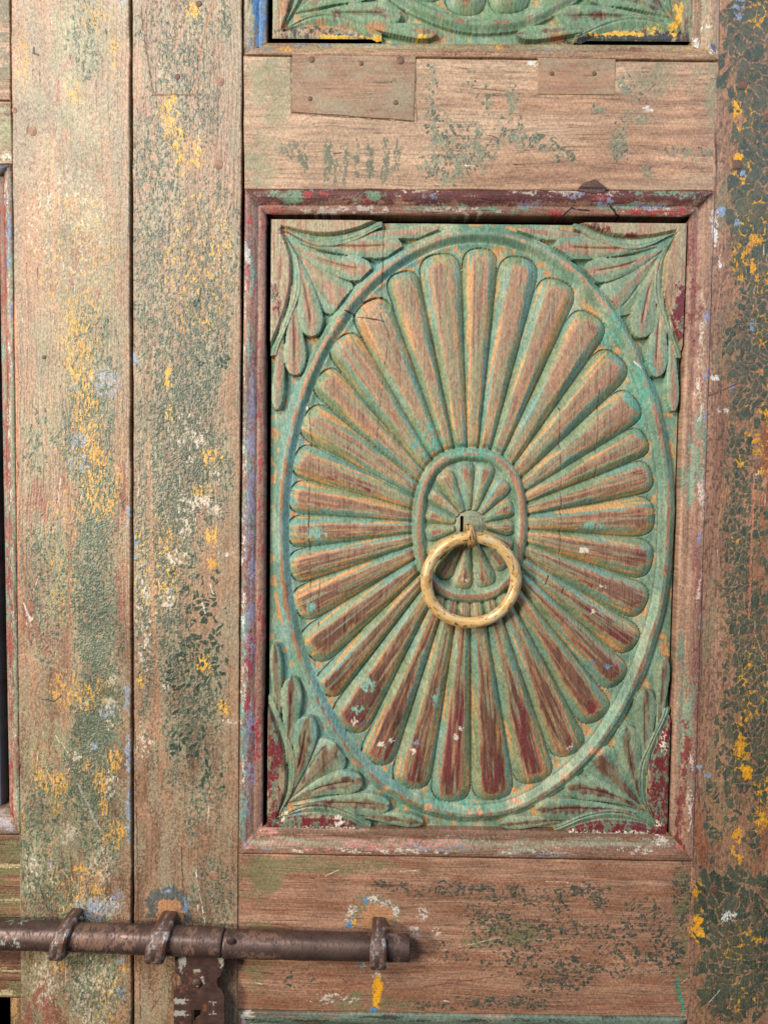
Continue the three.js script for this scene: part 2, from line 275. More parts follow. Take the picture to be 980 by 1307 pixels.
{
  const is = Mask([[500, 1132, 40, 10, 0.6], [530, 1138, 20, 10, 0.6], [580, 1135, 40, 16, 0.85], [640, 1140, 50, 16, 0.8], [700, 1150, 40, 20, 0.7], [745, 1138, 40, 14, 0.8], [765, 1150, 14, 20, 0.9], [620, 1165, 50, 16, 0.7], [700, 1180, 60, 16, 0.65], [640, 1190, 60, 26, 0.7], [760, 1190, 70, 14, 0.65], [820, 1170, 40, 30, 0.6], [730, 1245, 40, 26, 0.75], [700, 1260, 40, 16, 0.6], [800, 1225, 60, 30, 0.45], [850, 1205, 30, 50, 0.6], [640, 1280, 90, 12, 0.8], [560, 1284, 60, 8, 0.6], [680, 1220, 100, 40, 0.4], [870, 1140, 16, 60, 0.6], [380, 1250, 30, 20, 0.25], [580, 1215, 30, 20, 0.35]], botR);
  const gw = Mask([[330, 1120, 40, 40, 0.75], [400, 1104, 120, 14, 0.7], [640, 1195, 60, 26, 0.55], [330, 1220, 30, 60, 0.4], [455, 1280, 60, 16, 0.7], [870, 1190, 14, 110, 0.6], [500, 1282, 60, 10, 0.6]], botR);
  const pale = Mask([[475, 1147, 10, 5, 1], [450, 1160, 8, 10, 0.9], [445, 1175, 6, 12, 0.8], [505, 1165, 6, 14, 0.8], [490, 1153, 14, 6, 0.8], [540, 1168, 10, 12, 0.6], [555, 1190, 10, 10, 0.5], [465, 1232, 12, 4, 0.9], [483, 1246, 9, 4, 0.9], [530, 1190, 8, 10, 0.6], [425, 1275, 40, 10, 0.45]], botR);
  const ros = Mask([[480, 1166, 40, 24, 1.3], [475, 1152, 28, 18, 0.9]], botR), rin = Mask([[482, 1170, 30, 22, 1.35]], botR);
  const och = Mask([[482, 1262, 6, 20, 1.4], [480, 1278, 6, 12, 1.2], [450, 1178, 6, 6, 0.9], [884, 1200, 8, 40, 0.6]], botR), blue = Mask([[478, 1290, 6, 5, 1.2], [446, 1180, 6, 6, 1.1], [468, 1150, 5, 4, 0.9], [458, 1232, 8, 4, 0.7]], botR);
  const scr = scratches([[[[865, 1250], [868, 1275], [873, 1292]], 3, [72, 146, 124], 0], [[[555, 1215], [600, 1206], [640, 1196]], 1, [196, 160, 130], 0.1], [[[530, 1262], [640, 1246]], 1, [112, 74, 56], 0.15], ...strayMarks(34, 310, 1105, 865, 1285, false)]);
  const m = surface(botR, 0.55, (X, Y) => {
    wood(X, Y, [184, 138, 110], [158, 110, 84], 0.9, 51);
    fleck(X, Y, 0.2, [140, 96, 72], 60, 6, 12.2, 0.3, 0);
    fleck(X, Y, gw(X, Y), [122, 114, 82], 16, 9, 4.9, 0.3, 0.03);
    islands(X, Y, is(X, Y) * 0.6, [78, 88, 76], [60, 66, 58], 5.4, 0.2, 13.1, 1, 0.85);
    fleck(X, Y, is(X, Y) * 0.42, [88, 84, 70], 3, 2.6, 15.2, 0.1, 0.12);
    fleck(X, Y, ros(X, Y), [128, 116, 92], 5, 5, 6.7, 0.1, 0.14);
    fleck(X, Y, rin(X, Y), [172, 128, 92], 4, 4, 3.7, 0.12, -0.14);
    fleck(X, Y, pale(X, Y) * 0.76, [196, 192, 182], 3, 3, 2.2, 0.14, 0.12);
    fleck(X, Y, och(X, Y), [226, 162, 34], 4, 7, 1.4, 0.08, 0.14); fleck(X, Y, blue(X, Y), [88, 132, 176], 4, 4, 2.4, 0.08, 0.12);
    scr(X, Y); mottle(X, Y, 0.9); O.q = Math.max(O.q, 0.6);
  });
  mesh('rail', plank(botQ, m, { top: -0.6 }), m, door);
}
// right stile
const rsQ = q4([921, -140], [1130, -140], [1110, 1460], [870, 1460]), rsR = clipRect(rectOf(rsQ));
{
  const g = Mask([[960, 60, 50, 130, 1.2], [935, 40, 20, 60, 0.8], [965, 220, 46, 160, 1.3], [965, 330, 40, 110, 1.3], [958, 460, 46, 100, 1.3], [990, 420, 30, 60, 1.2], [950, 520, 34, 60, 0.95], [945, 640, 30, 100, 1.25], [970, 700, 30, 60, 0.7], [945, 760, 34, 100, 1.3], [975, 780, 20, 90, 1], [960, 850, 46, 80, 1.3], [950, 950, 44, 100, 1.2], [925, 930, 18, 80, 0.75], [975, 950, 20, 100, 1.3], [930, 1040, 20, 60, 0.8], [910, 1020, 14, 80, 0.7], [960, 1060, 20, 60, 0.8], [925, 1160, 50, 80, 1.15], [935, 1240, 60, 100, 1.25], [975, 1200, 30, 120, 1], [915, 1280, 40, 60, 1], [895, 1180, 14, 40, 0.7]], rsR);
  const och = Mask([[960, 285, 26, 40, 1.3], [950, 330, 20, 40, 1.1], [945, 215, 16, 26, 0.9], [968, 20, 20, 30, 0.9], [950, 130, 16, 60, 0.5], [970, 360, 20, 30, 0.9], [970, 420, 16, 30, 0.9], [945, 955, 16, 40, 1.3], [955, 905, 14, 30, 1.1], [975, 1020, 16, 60, 0.9], [945, 590, 10, 14, 0.9], [937, 695, 8, 12, 0.8], [892, 1180, 14, 28, 1.2], [935, 1210, 20, 20, 0.9], [945, 1275, 20, 26, 0.9], [890, 1140, 10, 24, 0.8], [955, 1195, 20, 20, 0.7], [960, 870, 26, 60, 0.6], [940, 1080, 10, 40, 0.6], [970, 540, 24, 90, 0.35]], rsR);
  const patch = Mask([[942, 200, 7, 6, 1.2], [944, 955, 6, 14, 1.3], [953, 985, 9, 12, 1.4], [891, 1176, 6, 8, 1.5], [980, 530, 6, 10, 0.6], [938, 130, 4, 20, 0.6]], rsR);
  const red = Mask([[985, 520, 20, 90, 1], [985, 160, 20, 40, 0.9], [978, 620, 14, 120, 0.7], [970, 1070, 18, 60, 0.8], [983, 900, 10, 60, 0.6], [905, 1060, 24, 60, 0.35], [965, 720, 14, 140, 0.5]], rsR);
  const blue = Mask([[919, 270, 8, 8, 1.1], [940, 285, 5, 5, 1], [948, 220, 4, 6, 0.9], [905, 990, 6, 5, 1], [890, 980, 5, 5, 0.9], [935, 495, 8, 4, 0.8], [960, 415, 6, 8, 0.7], [942, 10, 10, 20, 0.6]], rsR);
  const pale = Mask([[912, 290, 3, 30, 0.9], [912, 482, 8, 3, 1], [922, 524, 8, 3, 1], [918, 338, 5, 5, 0.9], [966, 605, 8, 5, 0.6], [930, 1170, 14, 10, 0.5], [985, 610, 6, 6, 0.8]], rsR);
  const gw = Mask([[930, 255, 24, 50, 0.8], [925, 430, 18, 60, 0.5], [910, 80, 14, 120, 0.35], [935, 1130, 60, 20, 0.6], [920, 1000, 30, 100, 0.5], [905, 780, 12, 160, 0.2]], rsR);
  const scr = scratches([[[[876, 515], [915, 502], [940, 490]], 1.4, [108, 70, 54], 0.3], [[[902, 400], [894, 900], [886, 1090]], 1, [120, 82, 62], 0.3], [[[955, 790], [962, 600]], 2, [176, 118, 86], 0.1], ...strayMarks(26, 890, 10, 980, 1290, true)]);
  const m = surface(rsR, 0.55, (X, Y) => {
    const dk = S(300, 1100, Y) * 0.5;
    wood(Y, X, [mix(186, 164, dk), mix(140, 118, dk), mix(114, 92, dk)], [mix(158, 132, dk), mix(112, 88, dk), mix(88, 66, dk)], 1, 91);
    const pit = vn(X / 2.4, Y / 3.4); tone(1 - 0.22 * S(0.62, 0.8, pit)); O.h -= 0.2 * S(0.6, 0.8, pit);
    fleck(X, Y, red(X, Y) * 0.75, [140, 88, 60], 6, 30, 2.9, 0.25, 0);
    fleck(X, Y, gw(X, Y), [128, 116, 92], 8, 18, 6.9, 0.3, 0.03);
    const k = g(X, Y), o = och(X, Y);
    if (k > 0.05) lay([160, 118, 84], 0.45 * S(0.05, 0.5, k));
    fleck(X, Y, o * 0.8, [214, 154, 48], 6, 7, 7.7, 0.09, 0.06);
    const size = 10.5 + 3 * (fbm(X / 70, Y / 90, 2) - 0.5);
    const bigger = S(420, 300, Y) + S(1080, 1160, Y);
    islands(X, Y, k * 0.8 * bigger, [82, 92, 78], [62, 72, 60], 15, 0.13, 2.5, 1, 1.2);
    islands(X, Y, k * 0.7 * (1 - bigger * 0.8), [82, 92, 78], [64, 74, 62], 9, 0.16, 8.5, 1, 1.2);
    fleck(X, Y, k * 0.24, [98, 92, 72], 5, 7, 3.8, 0.2, 0.06);
    fleck(X, Y, patch(X, Y), [226, 160, 36], 3.6, 4, 1.9, 0.08, 0.12);
    fleck(X, Y, blue(X, Y), BLUE, 4, 4, 4.9, 0.1, 0.12); fleck(X, Y, pale(X, Y), PALE, 4, 4, 5.9, 0.1, 0.12);
    scr(X, Y); mottle(X, Y, 0.9);
  });
  mesh('stile', plank(rsQ, m, {}), m, door);
}

// ------------------------------------------------------------------ mouldings: a bead, a step and a fillet, mitred at the corners
const PROF = [[0, -4], [0.015, 0.2], [0.08, 1.2], [0.22, 1.6], [0.36, 1], [0.5, -0.8], [0.6, -2.6], [0.63, -4], [0.68, -3.4], [0.8, -3.6], [0.92, -4.6], [0.985, -6], [1, -8], [1.02, -28]];
function mouldingStrip(A, B, a, b, m, off) {                      // A-B the outer edge, a-b the edge at the opening
  const n = Math.max(6, Math.round(Math.hypot(B[0] - A[0], B[1] - A[1]) / 9)), k = PROF.length, pos = [], idx = [];
  for (let i = 0; i <= n; i++) {
    const s = i / n;
    for (let j = 0; j < k; j++) {
      const [t, z] = PROF[j], wob = (fbm(s * n * 0.35 + off, j * 0.7 + off, 2) - 0.5) * (z > -7 ? 1.1 : 0.5), tt = t + (t > 0.1 && t < 0.95 ? wob * 0.02 : 0);
      const ox = mix(A[0], B[0], s), oy = mix(A[1], B[1], s), ix = mix(a[0], b[0], s), iy = mix(a[1], b[1], s);
      pos.push(wx(mix(ox, ix, tt)), wy(mix(oy, iy, tt)), (z + wob * 0.8) * U);
    }
  }
  for (let i = 0; i < n; i++) for (let j = 0; j < k - 1; j++) { const p = i * k + j, q = p + k; idx.push(p, p + 1, q, q, p + 1, q + 1); }
  for (const base of [0, n * k]) for (let j = 1; j < k - 1; j++) idx.push(base, base + j, base + j + 1);
  let g = new THREE.BufferGeometry();
  g.setAttribute('position', new THREE.Float32BufferAttribute(pos, 3)); g.setIndex(idx);
  g.computeVertexNormals();
  return planarUV(g, m);
}
function mouldingMaterial(pts, vertical, base, dark, layers, off, final) {
  const r = clipRect(rectOf(pts, 3)), ms = layers.map(([spots]) => Mask(spots, r));
  return surface(r, vertical ? 0.62 : 0.5, (X, Y) => {
    if (vertical) wood(Y, X, base, dark, 0.9, off); else wood(X, Y, base, dark, 0.9, off);
    layers.forEach(([, c, along, across], i) => fleck(X, Y, ms[i](X, Y) * (c[2] > 165 ? 0.66 : c[0] > c[1] * 1.7 ? 0.74 : 0.8), [c[0] * 0.86 + 20, c[1] * 0.86 + 16, c[2] * 0.86 + 12], vertical ? across : along, vertical ? along : across, off + i * 2.3, 0.14, 0.12));
    if (final) final(X, Y);
    mottle(X, Y, 1.1); O.q = 0.52;
  }, 0.0007, { side: THREE.DoubleSide });
}
const outer = [at(312.5, 241.5), at(912.5, 243.5), at(884.5, 1099.5), at(304.5, 1089.5)];
const inner = [at(339, 271.5), at(881, 274.5), at(856.5, 1066), at(334, 1058)];
const name4 = ['moulding', 'moulding', 'moulding', 'moulding'];
{
  const everyH = (y, rx, ry, k, x0, x1, st, jit) => { const l = []; for (let x = x0; x < x1; x += st) l.push([x + (rnd() - 0.5) * st, y + (rnd() - 0.5) * jit, rx * (0.6 + rnd()), ry * (0.7 + rnd() * 0.6), k * (0.6 + rnd() * 0.7)]); return l; };
  const everyV = (x, rx, ry, k, y0, y1, st, jit) => { const l = []; for (let y = y0; y < y1; y += st) l.push([x + (rnd() - 0.5) * jit, y + (rnd() - 0.5) * st, rx * (0.7 + rnd() * 0.6), ry * (0.6 + rnd()), k * (0.6 + rnd() * 0.7)]); return l; };
  // top: dark maroon with old flakes
  const mt = mouldingMaterial([outer[0], outer[1], inner[0], inner[1]], false, [150, 108, 88], [112, 74, 62], [
    [[...everyH(250, 70, 12, 0.85, 330, 900, 40, 6), [620, 250, 90, 12, 1], [800, 256, 80, 10, 0.9]], [84, 44, 46], 12, 5],
    [[[372, 250, 20, 12, 1.1], [355, 246, 20, 10, 0.6], [560, 262, 60, 6, 0.7], [470, 250, 26, 8, 0.8], [880, 250, 20, 9, 0.6], [640, 266, 40, 5, 0.7], [835, 245, 60, 6, 0.8], [800, 262, 60, 5, 0.9]], [104, 138, 116], 9, 4],
    [[[410, 268, 34, 6, 0.9], [460, 266, 40, 6, 0.7], [700, 247, 60, 6, 0.6], [530, 246, 40, 5, 0.6], [760, 246, 60, 5, 0.6], [850, 268, 60, 5, 0.7], [590, 268, 60, 5, 0.5]], [176, 166, 158], 8, 3],
    [[[392, 248, 11, 5, 1.3], [415, 248, 9, 5, 1.3], [347, 265, 18, 6, 0.9], [470, 256, 10, 4, 0.8], [760, 252, 20, 6, 0.7], [710, 270, 16, 4, 1.1], [830, 270, 40, 4, 0.9], [868, 268, 16, 4, 0.8]], [158, 54, 54], 7, 3],
    [[[405, 242, 20, 3, 0.9], [735, 250, 16, 5, 0.8], [770, 258, 16, 6, 0.8], [545, 252, 14, 4, 0.7], [820, 262, 40, 4, 0.7], [680, 260, 30, 4, 0.6]], [116, 124, 158], 5, 3],
  ], 101, scratches([[[[718, 275], [730, 264], [752, 268]], 1.3, [24, 16, 14], 0.4], [[[780, 262], [792, 276]], 1.3, [24, 16, 14], 0.4]]));
  const t = mesh(name4[0], mouldingStrip(outer[0], outer[1], inner[0], inner[1], mt, 1), mt, door); t.userData.label = 'dark maroon moulding with flaking paint';
  const mr = mouldingMaterial([outer[1], outer[2], inner[1], inner[2]], true, [184, 144, 118], [154, 112, 90], [
    [[...everyV(886, 7, 50, 0.6, 290, 1080, 46, 8)], [140, 92, 86], 22, 4],
    [[[884, 600, 16, 60, 1], [892, 560, 10, 50, 0.7], [876, 910, 12, 60, 0.8], [868, 860, 10, 60, 0.6], [880, 1000, 10, 60, 0.5], [872, 930, 8, 80, 0.5]], [112, 142, 122], 20, 4],
    [[[874, 960, 8, 50, 0.9], [868, 1040, 8, 40, 0.9], [886, 400, 10, 50, 0.7], [884, 320, 10, 30, 0.6], [862, 1075, 12, 10, 1], [870, 1082, 8, 8, 1]], [112, 52, 52], 10, 4],
    [[...everyV(896, 5, 40, 0.62, 420, 1080, 40, 10), [908, 280, 3, 30, 0.9], [880, 1010, 4, 70, 0.8]], [204, 190, 178], 14, 3],
    [[[901, 405, 4, 10, 1], [901, 480, 4, 14, 0.9], [899, 530, 4, 10, 0.8], [893, 800, 4, 14, 0.8], [884, 985, 4, 6, 1], [893, 690, 3, 20, 0.5]], [136, 146, 190], 6, 3],
  ], 103);
  mesh(name4[1], mouldingStrip(outer[1], outer[2], inner[1], inner[2], mr, 2), mr, door);
  const mb = mouldingMaterial([outer[2], outer[3], inner[2], inner[3]], false, [164, 122, 98], [132, 90, 72], [
    [[...everyH(1066, 90, 7, 0.7, 330, 860, 60, 5)], [112, 84, 66], 30, 3],
    [[...everyH(1078, 70, 7, 0.72, 330, 860, 50, 6), [640, 1086, 150, 6, 0.8]], [140, 140, 118], 24, 3],
    [[...everyH(1078, 50, 6, 0.62, 320, 600, 50, 6), [478, 1080, 24, 8, 0.9], [340, 1066, 20, 10, 0.6]], [190, 130, 124], 12, 3],
    [[...everyH(1086, 30, 3.4, 0.6, 320, 860, 60, 3), [844, 1074, 12, 8, 0.8]], [206, 200, 190], 8, 2.4],
    [[[475, 1082, 12, 4, 0.9], [500, 1083, 10, 3, 0.8], [325, 1088, 14, 3, 0.8], [800, 1092, 20, 3, 0.5], [868, 1078, 8, 10, 0.9]], [186, 88, 74], 6, 2.6],
    [[[560, 1082, 50, 4, 0.6], [700, 1090, 60, 3, 0.5], [340, 1080, 10, 4, 0.7]], [138, 144, 166], 9, 2.4],
  ], 107);
  const b4 = mesh(name4[2], mouldingStrip(outer[2], outer[3], inner[2], inner[3], mb, 3), mb, door);
  const ml = mouldingMaterial([outer[3], outer[0], inner[3], inner[0]], true, [170, 130, 110], [138, 96, 82], [
    [[...everyV(316, 8, 60, 0.75, 270, 1080, 60, 8)], [122, 84, 88], 20, 4],
    [[[318, 335, 8, 40, 0.8], [321, 355, 6, 26, 1.1], [316, 600, 8, 120, 0.6], [312, 800, 8, 90, 0.8], [310, 940, 8, 80, 0.8], [311, 1040, 6, 50, 0.8], [318, 460, 6, 60, 0.5], [322, 700, 6, 60, 0.4]], [112, 150, 142], 14, 3],
    [[...everyV(320, 6, 60, 0.72, 500, 1080, 50, 6), [315, 320, 5, 14, 1]], [142, 140, 172], 20, 3],
    [[...everyV(330, 4, 30, 0.6, 280, 1060, 70, 5), [315, 345, 4, 14, 1], [316, 365, 4, 12, 1], [318, 283, 6, 6, 1], [334, 285, 4, 26, 0.8], [318, 840, 6, 40, 0.8], [328, 930, 6, 80, 0.8], [316, 895, 5, 20, 0.8]], [156, 62, 70], 9, 3],
    [[...everyV(311, 3.4, 40, 0.6, 300, 1080, 60, 3), [316, 330, 4, 16, 1.1]], [206, 208, 204], 10, 2.6],
  ], 109);
  mesh(name4[3], mouldingStrip(outer[3], outer[0], inner[3], inner[0], ml, 4), ml, door);

  // frame of the panel above: its foot and the lower ends of its sides
  const uo = [at(313, -300), at(922, -300), at(917.5, 78), at(311, 70.5)], ui = [at(342, -300), at(889, -300), at(883, 54), at(340, 51)];
  const um = mouldingMaterial([uo[2], uo[3], ui[2], ui[3]], false, [180, 142, 112], [148, 112, 84], [
    [[...everyH(58, 80, 7, 0.7, 330, 900, 60, 4)], [142, 136, 104], 20, 4],
    [[[400, 55, 60, 3, 0.9], [480, 54, 40, 3, 0.8], [700, 64, 40, 4, 0.7], [330, 62, 20, 6, 0.6]], [112, 118, 128], 9, 2.6],
    [[[365, 62, 14, 5, 0.8], [640, 56, 14, 4, 0.7], [870, 62, 16, 5, 0.4]], [196, 150, 74], 6, 3],
    [[[800, 62, 40, 4, 0.8], [600, 68, 60, 4, 0.5]], [122, 82, 66], 16, 3],
  ], 111);
  mesh('moulding', mouldingStrip(uo[2], uo[3], ui[2], ui[3], um, 5), um, door);
  const ul = mouldingMaterial([uo[3], uo[0], ui[3], ui[0]], true, [150, 130, 110], [120, 100, 86], [
    [[[330, 20, 10, 60, 1.3], [334, 0, 8, 60, 1.2], [322, 40, 8, 30, 0.6]], [72, 126, 180], 16, 5],
    [[[318, 20, 6, 50, 0.8], [318, 50, 10, 16, 0.6]], [150, 150, 128], 12, 4],
  ], 113);
  mesh('moulding', mouldingStrip(uo[3], uo[0], ui[3], ui[0], ul, 6), ul, door).userData.label = 'moulding with chipped bright blue paint';
  const ur = mouldingMaterial([uo[1], uo[2], ui[1], ui[2]], true, [184, 150, 122], [150, 118, 92], [
    [[...everyV(900, 8, 40, 0.7, -20, 70, 24, 8)], [142, 138, 112], 14, 5],
    [[[890, 54, 6, 10, 0.9], [908, 64, 6, 8, 0.8], [900, 40, 8, 14, 0.5]], [206, 206, 204], 6, 3],
    [[[910, 62, 4, 6, 1]], [70, 72, 110], 5, 3],
  ], 115);
  mesh('moulding', mouldingStrip(uo[1], uo[2], ui[1], ui[2], ur, 7), ur, door);
  // frame of the panel below: its head
  const lo = [at(303, 1290), at(877, 1299.5), at(866, 1640), at(298, 1620)], li = [at(327, 1318), at(850, 1328), at(842, 1640), at(322, 1620)];
  const lm = mouldingMaterial([lo[0], lo[1], li[0], li[1]], false, [150, 138, 116], [112, 104, 90], [
    [[...everyH(1302, 80, 12, 0.95, 320, 880, 50, 6)], [98, 124, 112], 26, 4],
    [[...everyH(1300, 40, 3, 0.7, 320, 880, 70, 5)], [58, 64, 60], 24, 2.6],
    [[[315, 1300, 14, 14, 0.9], [505, 1290, 14, 3, 0.8], [820, 1294, 30, 3, 0.8], [315, 1296, 10, 5, 0.6]], [196, 190, 182], 8, 3],
  ], 117);
  mesh('moulding', mouldingStrip(lo[0], lo[1], li[0], li[1], lm, 8), lm, door);
  const ll = mouldingMaterial([lo[3], lo[0], li[3], li[0]], true, [150, 120, 104], [112, 86, 74], [[[[312, 1300, 14, 40, 0.9]], [170, 160, 160], 14, 4]], 119);
  mesh('moulding', mouldingStrip(lo[3], lo[0], li[3], li[0], ll, 9), ll, door);
  const lr = mouldingMaterial([lo[1], lo[2], li[1], li[2]], true, [164, 124, 98], [132, 92, 70], [[[[868, 1310, 14, 40, 0.7]], [124, 130, 108], 14, 4]], 121);
  mesh('moulding', mouldingStrip(lo[1], lo[2], li[1], li[2], lr, 10), lr, door);
}
// the dark lozenge of wood that sticks up through the top moulding
{
  const p = [at(735, 244), at(744, 234), at(758, 228.5), at(774, 241), at(770, 247), at(756, 248)], r = rectOf(p, 6);
  const m = surface(r, 0.5, (X, Y) => { wood(X, Y, [112, 80, 66], [78, 54, 46], 1, 131); mottle(X, Y, 1.2); });
  mesh('wood_chip', plank(p, m, { top: 2.8, depth: 6, bevel: 1.4, wob: 0.6, sub: 6 }), m, door).userData.label = 'dark splinter lapping over the top moulding';
}

// ------------------------------------------------------------------ the carved panel
const HZ = -5;                                                    // its flat border lies this far behind the frame's face
const pc = [at(347, 279.5, HZ), at(876.5, 285, HZ), at(850.5, 1066, HZ), at(340, 1057, HZ)];
const PX0 = (pc[0][0] + pc[3][0]) / 2, PX1 = (pc[1][0] + pc[2][0]) / 2, PY0 = (pc[0][1] + pc[1][1]) / 2, PY1 = (pc[2][1] + pc[3][1]) / 2;
const PW = PX1 - PX0, PH = PY1 - PY0;
const loc = (px, py) => { const [X, Y] = at(px, py, HZ - 2); return [X - PX0, Y - PY0]; };
const [HX, HY] = loc(600, 671), fitE = (t, b, l, r) => { const [, y0] = loc(...t), [, y1] = loc(...b), [x0] = loc(...l), [x1] = loc(...r); return [(x0 + x1) / 2, (y0 + y1) / 2, (x1 - x0) / 2, (y1 - y0) / 2]; };
const [EX, EY, EA, EB] = fitE([612, 297], [592, 1041], [357.5, 672], [853, 655]), RIM = fitE([612, 314], [590, 1029], [366, 680], [839.5, 650]);
// grooves between the rays, read off at their outer ends, clockwise from the top
const grooves = [[590, 326], [637, 329], [687, 355], [731, 392], [769, 436], [800, 486], [823, 536], [831, 581], [838, 629], [831, 688], [828, 746], [813, 797], [800, 846], [776, 889], [745, 935], [706, 974], [657, 1003], [602, 1017], [549, 1013], [502, 980], [462, 952], [426, 901], [411, 856], [384, 804], [371, 752], [368, 703], [366, 656], [370, 608], [379, 557], [397, 500], [421, 457], [451, 411], [494, 368], [535, 347]];
const ang = (x, y) => { const a = Math.atan2(x, -y); return a < 0 ? a + 2 * Math.PI : a; };     // clockwise from straight up
function rayTable(angles, a, b, n, ox = 0, oy = 0) {
  const t = angles.slice().sort((p, q) => p - q), out = [];
  for (let i = 0; i < t.length; i++) {
    const g0 = t[i], g1 = i + 1 < t.length ? t[i + 1] : t[0] + 2 * Math.PI, m = (g0 + g1) / 2, phi = (g1 - g0) / 2;
    const sx = Math.sin(m), sy = -Math.cos(m); let lo = 0, hi = 600;
    for (let q = 0; q < 30; q++) { const md = (lo + hi) / 2; if (Math.pow(Math.abs((sx * md - ox) / a), n) + Math.pow(Math.abs((sy * md - oy) / b), n) > 1) hi = md; else lo = md; }
    const re = lo;
    out.push({ g0, g1, m, sp: Math.sin(phi), re: re * (1 + 0.012 * (rnd() - 0.5)), lc: re / (1 + Math.sin(phi)), j: rnd(), k: rnd() });
  }
  return out;
}
const rays = rayTable(grooves.map(([x, y]) => { const p = loc(x, y); return ang(p[0] - HX, p[1] - HY); }), RIM[2], RIM[3], 2, RIM[0] - HX, RIM[1] - HY);
const smallAxes = [-5.6, 13.3, 37, 63.4, 95, 117, 138, 164, 187, 208, 231, 257, 287, 308, 331.4];
const smalls = rayTable(smallAxes.map((a, i) => { const b = i + 1 < smallAxes.length ? smallAxes[i + 1] : smallAxes[0] + 360; return (((a + b) / 2 + 360) % 360) * Math.PI / 180; }), 58, 84, 2.35);
const RV = { d: 0, w: 1, t: 0, k: 0, lat: 0, L: 0 };
function rayField(table, dx, dy) {
  let a = ang(dx, dy);
  let k = -1;
  for (let i = 0; i < table.length; i++) { const e = table[i]; if ((a >= e.g0 && a < e.g1) || (a + 2 * Math.PI >= e.g0 && a + 2 * Math.PI < e.g1)) { k = i; break; } }
  if (k < 0) k = table.length - 1;
  const e = table[k], r = Math.hypot(dx, dy), off = a - e.m, L = r * Math.cos(off), l = r * Math.sin(off);
  const w = Math.min(L, e.lc) * e.sp;
  RV.d = L > e.lc ? e.lc * e.sp - Math.pow(Math.pow(L - e.lc, 2.7) + Math.pow(Math.abs(l), 2.7), 1 / 2.7) : Math.min(r * Math.sin(Math.abs(e.g1 - e.m) + off), r * Math.sin(Math.abs(e.m - e.g0) - off));
  if (RV.d > w) RV.d = w;
  RV.w = w; RV.t = RV.d / Math.max(w, 0.01); RV.k = k; RV.lat = l / Math.max(w, 0.01); RV.L = L;
}
// a smooth curve through points (first coordinate rising)
function curve(pts) {
  return (x) => {
    let i = 0; while (i < pts.length - 2 && x > pts[i + 1][0]) i++;
    const p0 = pts[Math.max(i - 1, 0)], p1 = pts[i], p2 = pts[i + 1], p3 = pts[Math.min(i + 2, pts.length - 1)], t = clamp((x - p1[0]) / (p2[0] - p1[0]));
    const m1 = (p2[1] - p0[1]) * 0.5, m2 = (p3[1] - p1[1]) * 0.5, t2 = t * t, t3 = t2 * t;
    return (2 * t3 - 3 * t2 + 1) * p1[1] + (t3 - 2 * t2 + t) * m1 + (-2 * t3 + 3 * t2) * p2[1] + (t3 - t2) * m2;
  };
}
const topOut = curve([[8, 6], [14, 10], [44, 16], [75, 17.5], [107, 11], [142, -3]]), topIn = curve([[8, 9], [14, 13], [48, 29], [75, 32.5], [107, 24], [142, 8]]);
const sideOut = curve([[10, 13], [46, 24.5], [87, 24.5], [127, 13], [171, -3]]), sideIn = curve([[10, 13.5], [48, 33.5], [87, 37], [118, 27], [172, 7]]);
// lobes of the corner spray: base, tip, half width, height of the top, vein
const LOBES = [
  { a: [34, 28], b: [166, 31], w: 17, bend: 5, top: -1.4, vein: 1 },
  { a: [28, 32], b: [128, 65], w: 18, bend: 9, top: -1.0, vein: 1 },
  { a: [34, 40], b: [95, 108], w: 30, bend: 0, top: -2.2, vein: 2 },
  { a: [30, 40], b: [55, 146], w: 18, bend: -5, top: -1.0, vein: 1 },
  { a: [26, 80], b: [32, 196], w: 16, bend: -2, top: -1.4, vein: 1 },
  { a: [96, 19], b: [212, 9], w: 10.5, bend: 2, top: -2, vein: 0 },
  { a: [14, 112], b: [8, 240], w: 9.5, bend: -1, top: -2, vein: 0 },
];
const cornerScale = [[1, 1], [1.0, 0.98], [0.97, 1.02], [1.03, 0.98]];
const R = { h: 0, own: 0, t: 0, lat: 0, L: 0, ray: null, w: 1, zone: 0 };
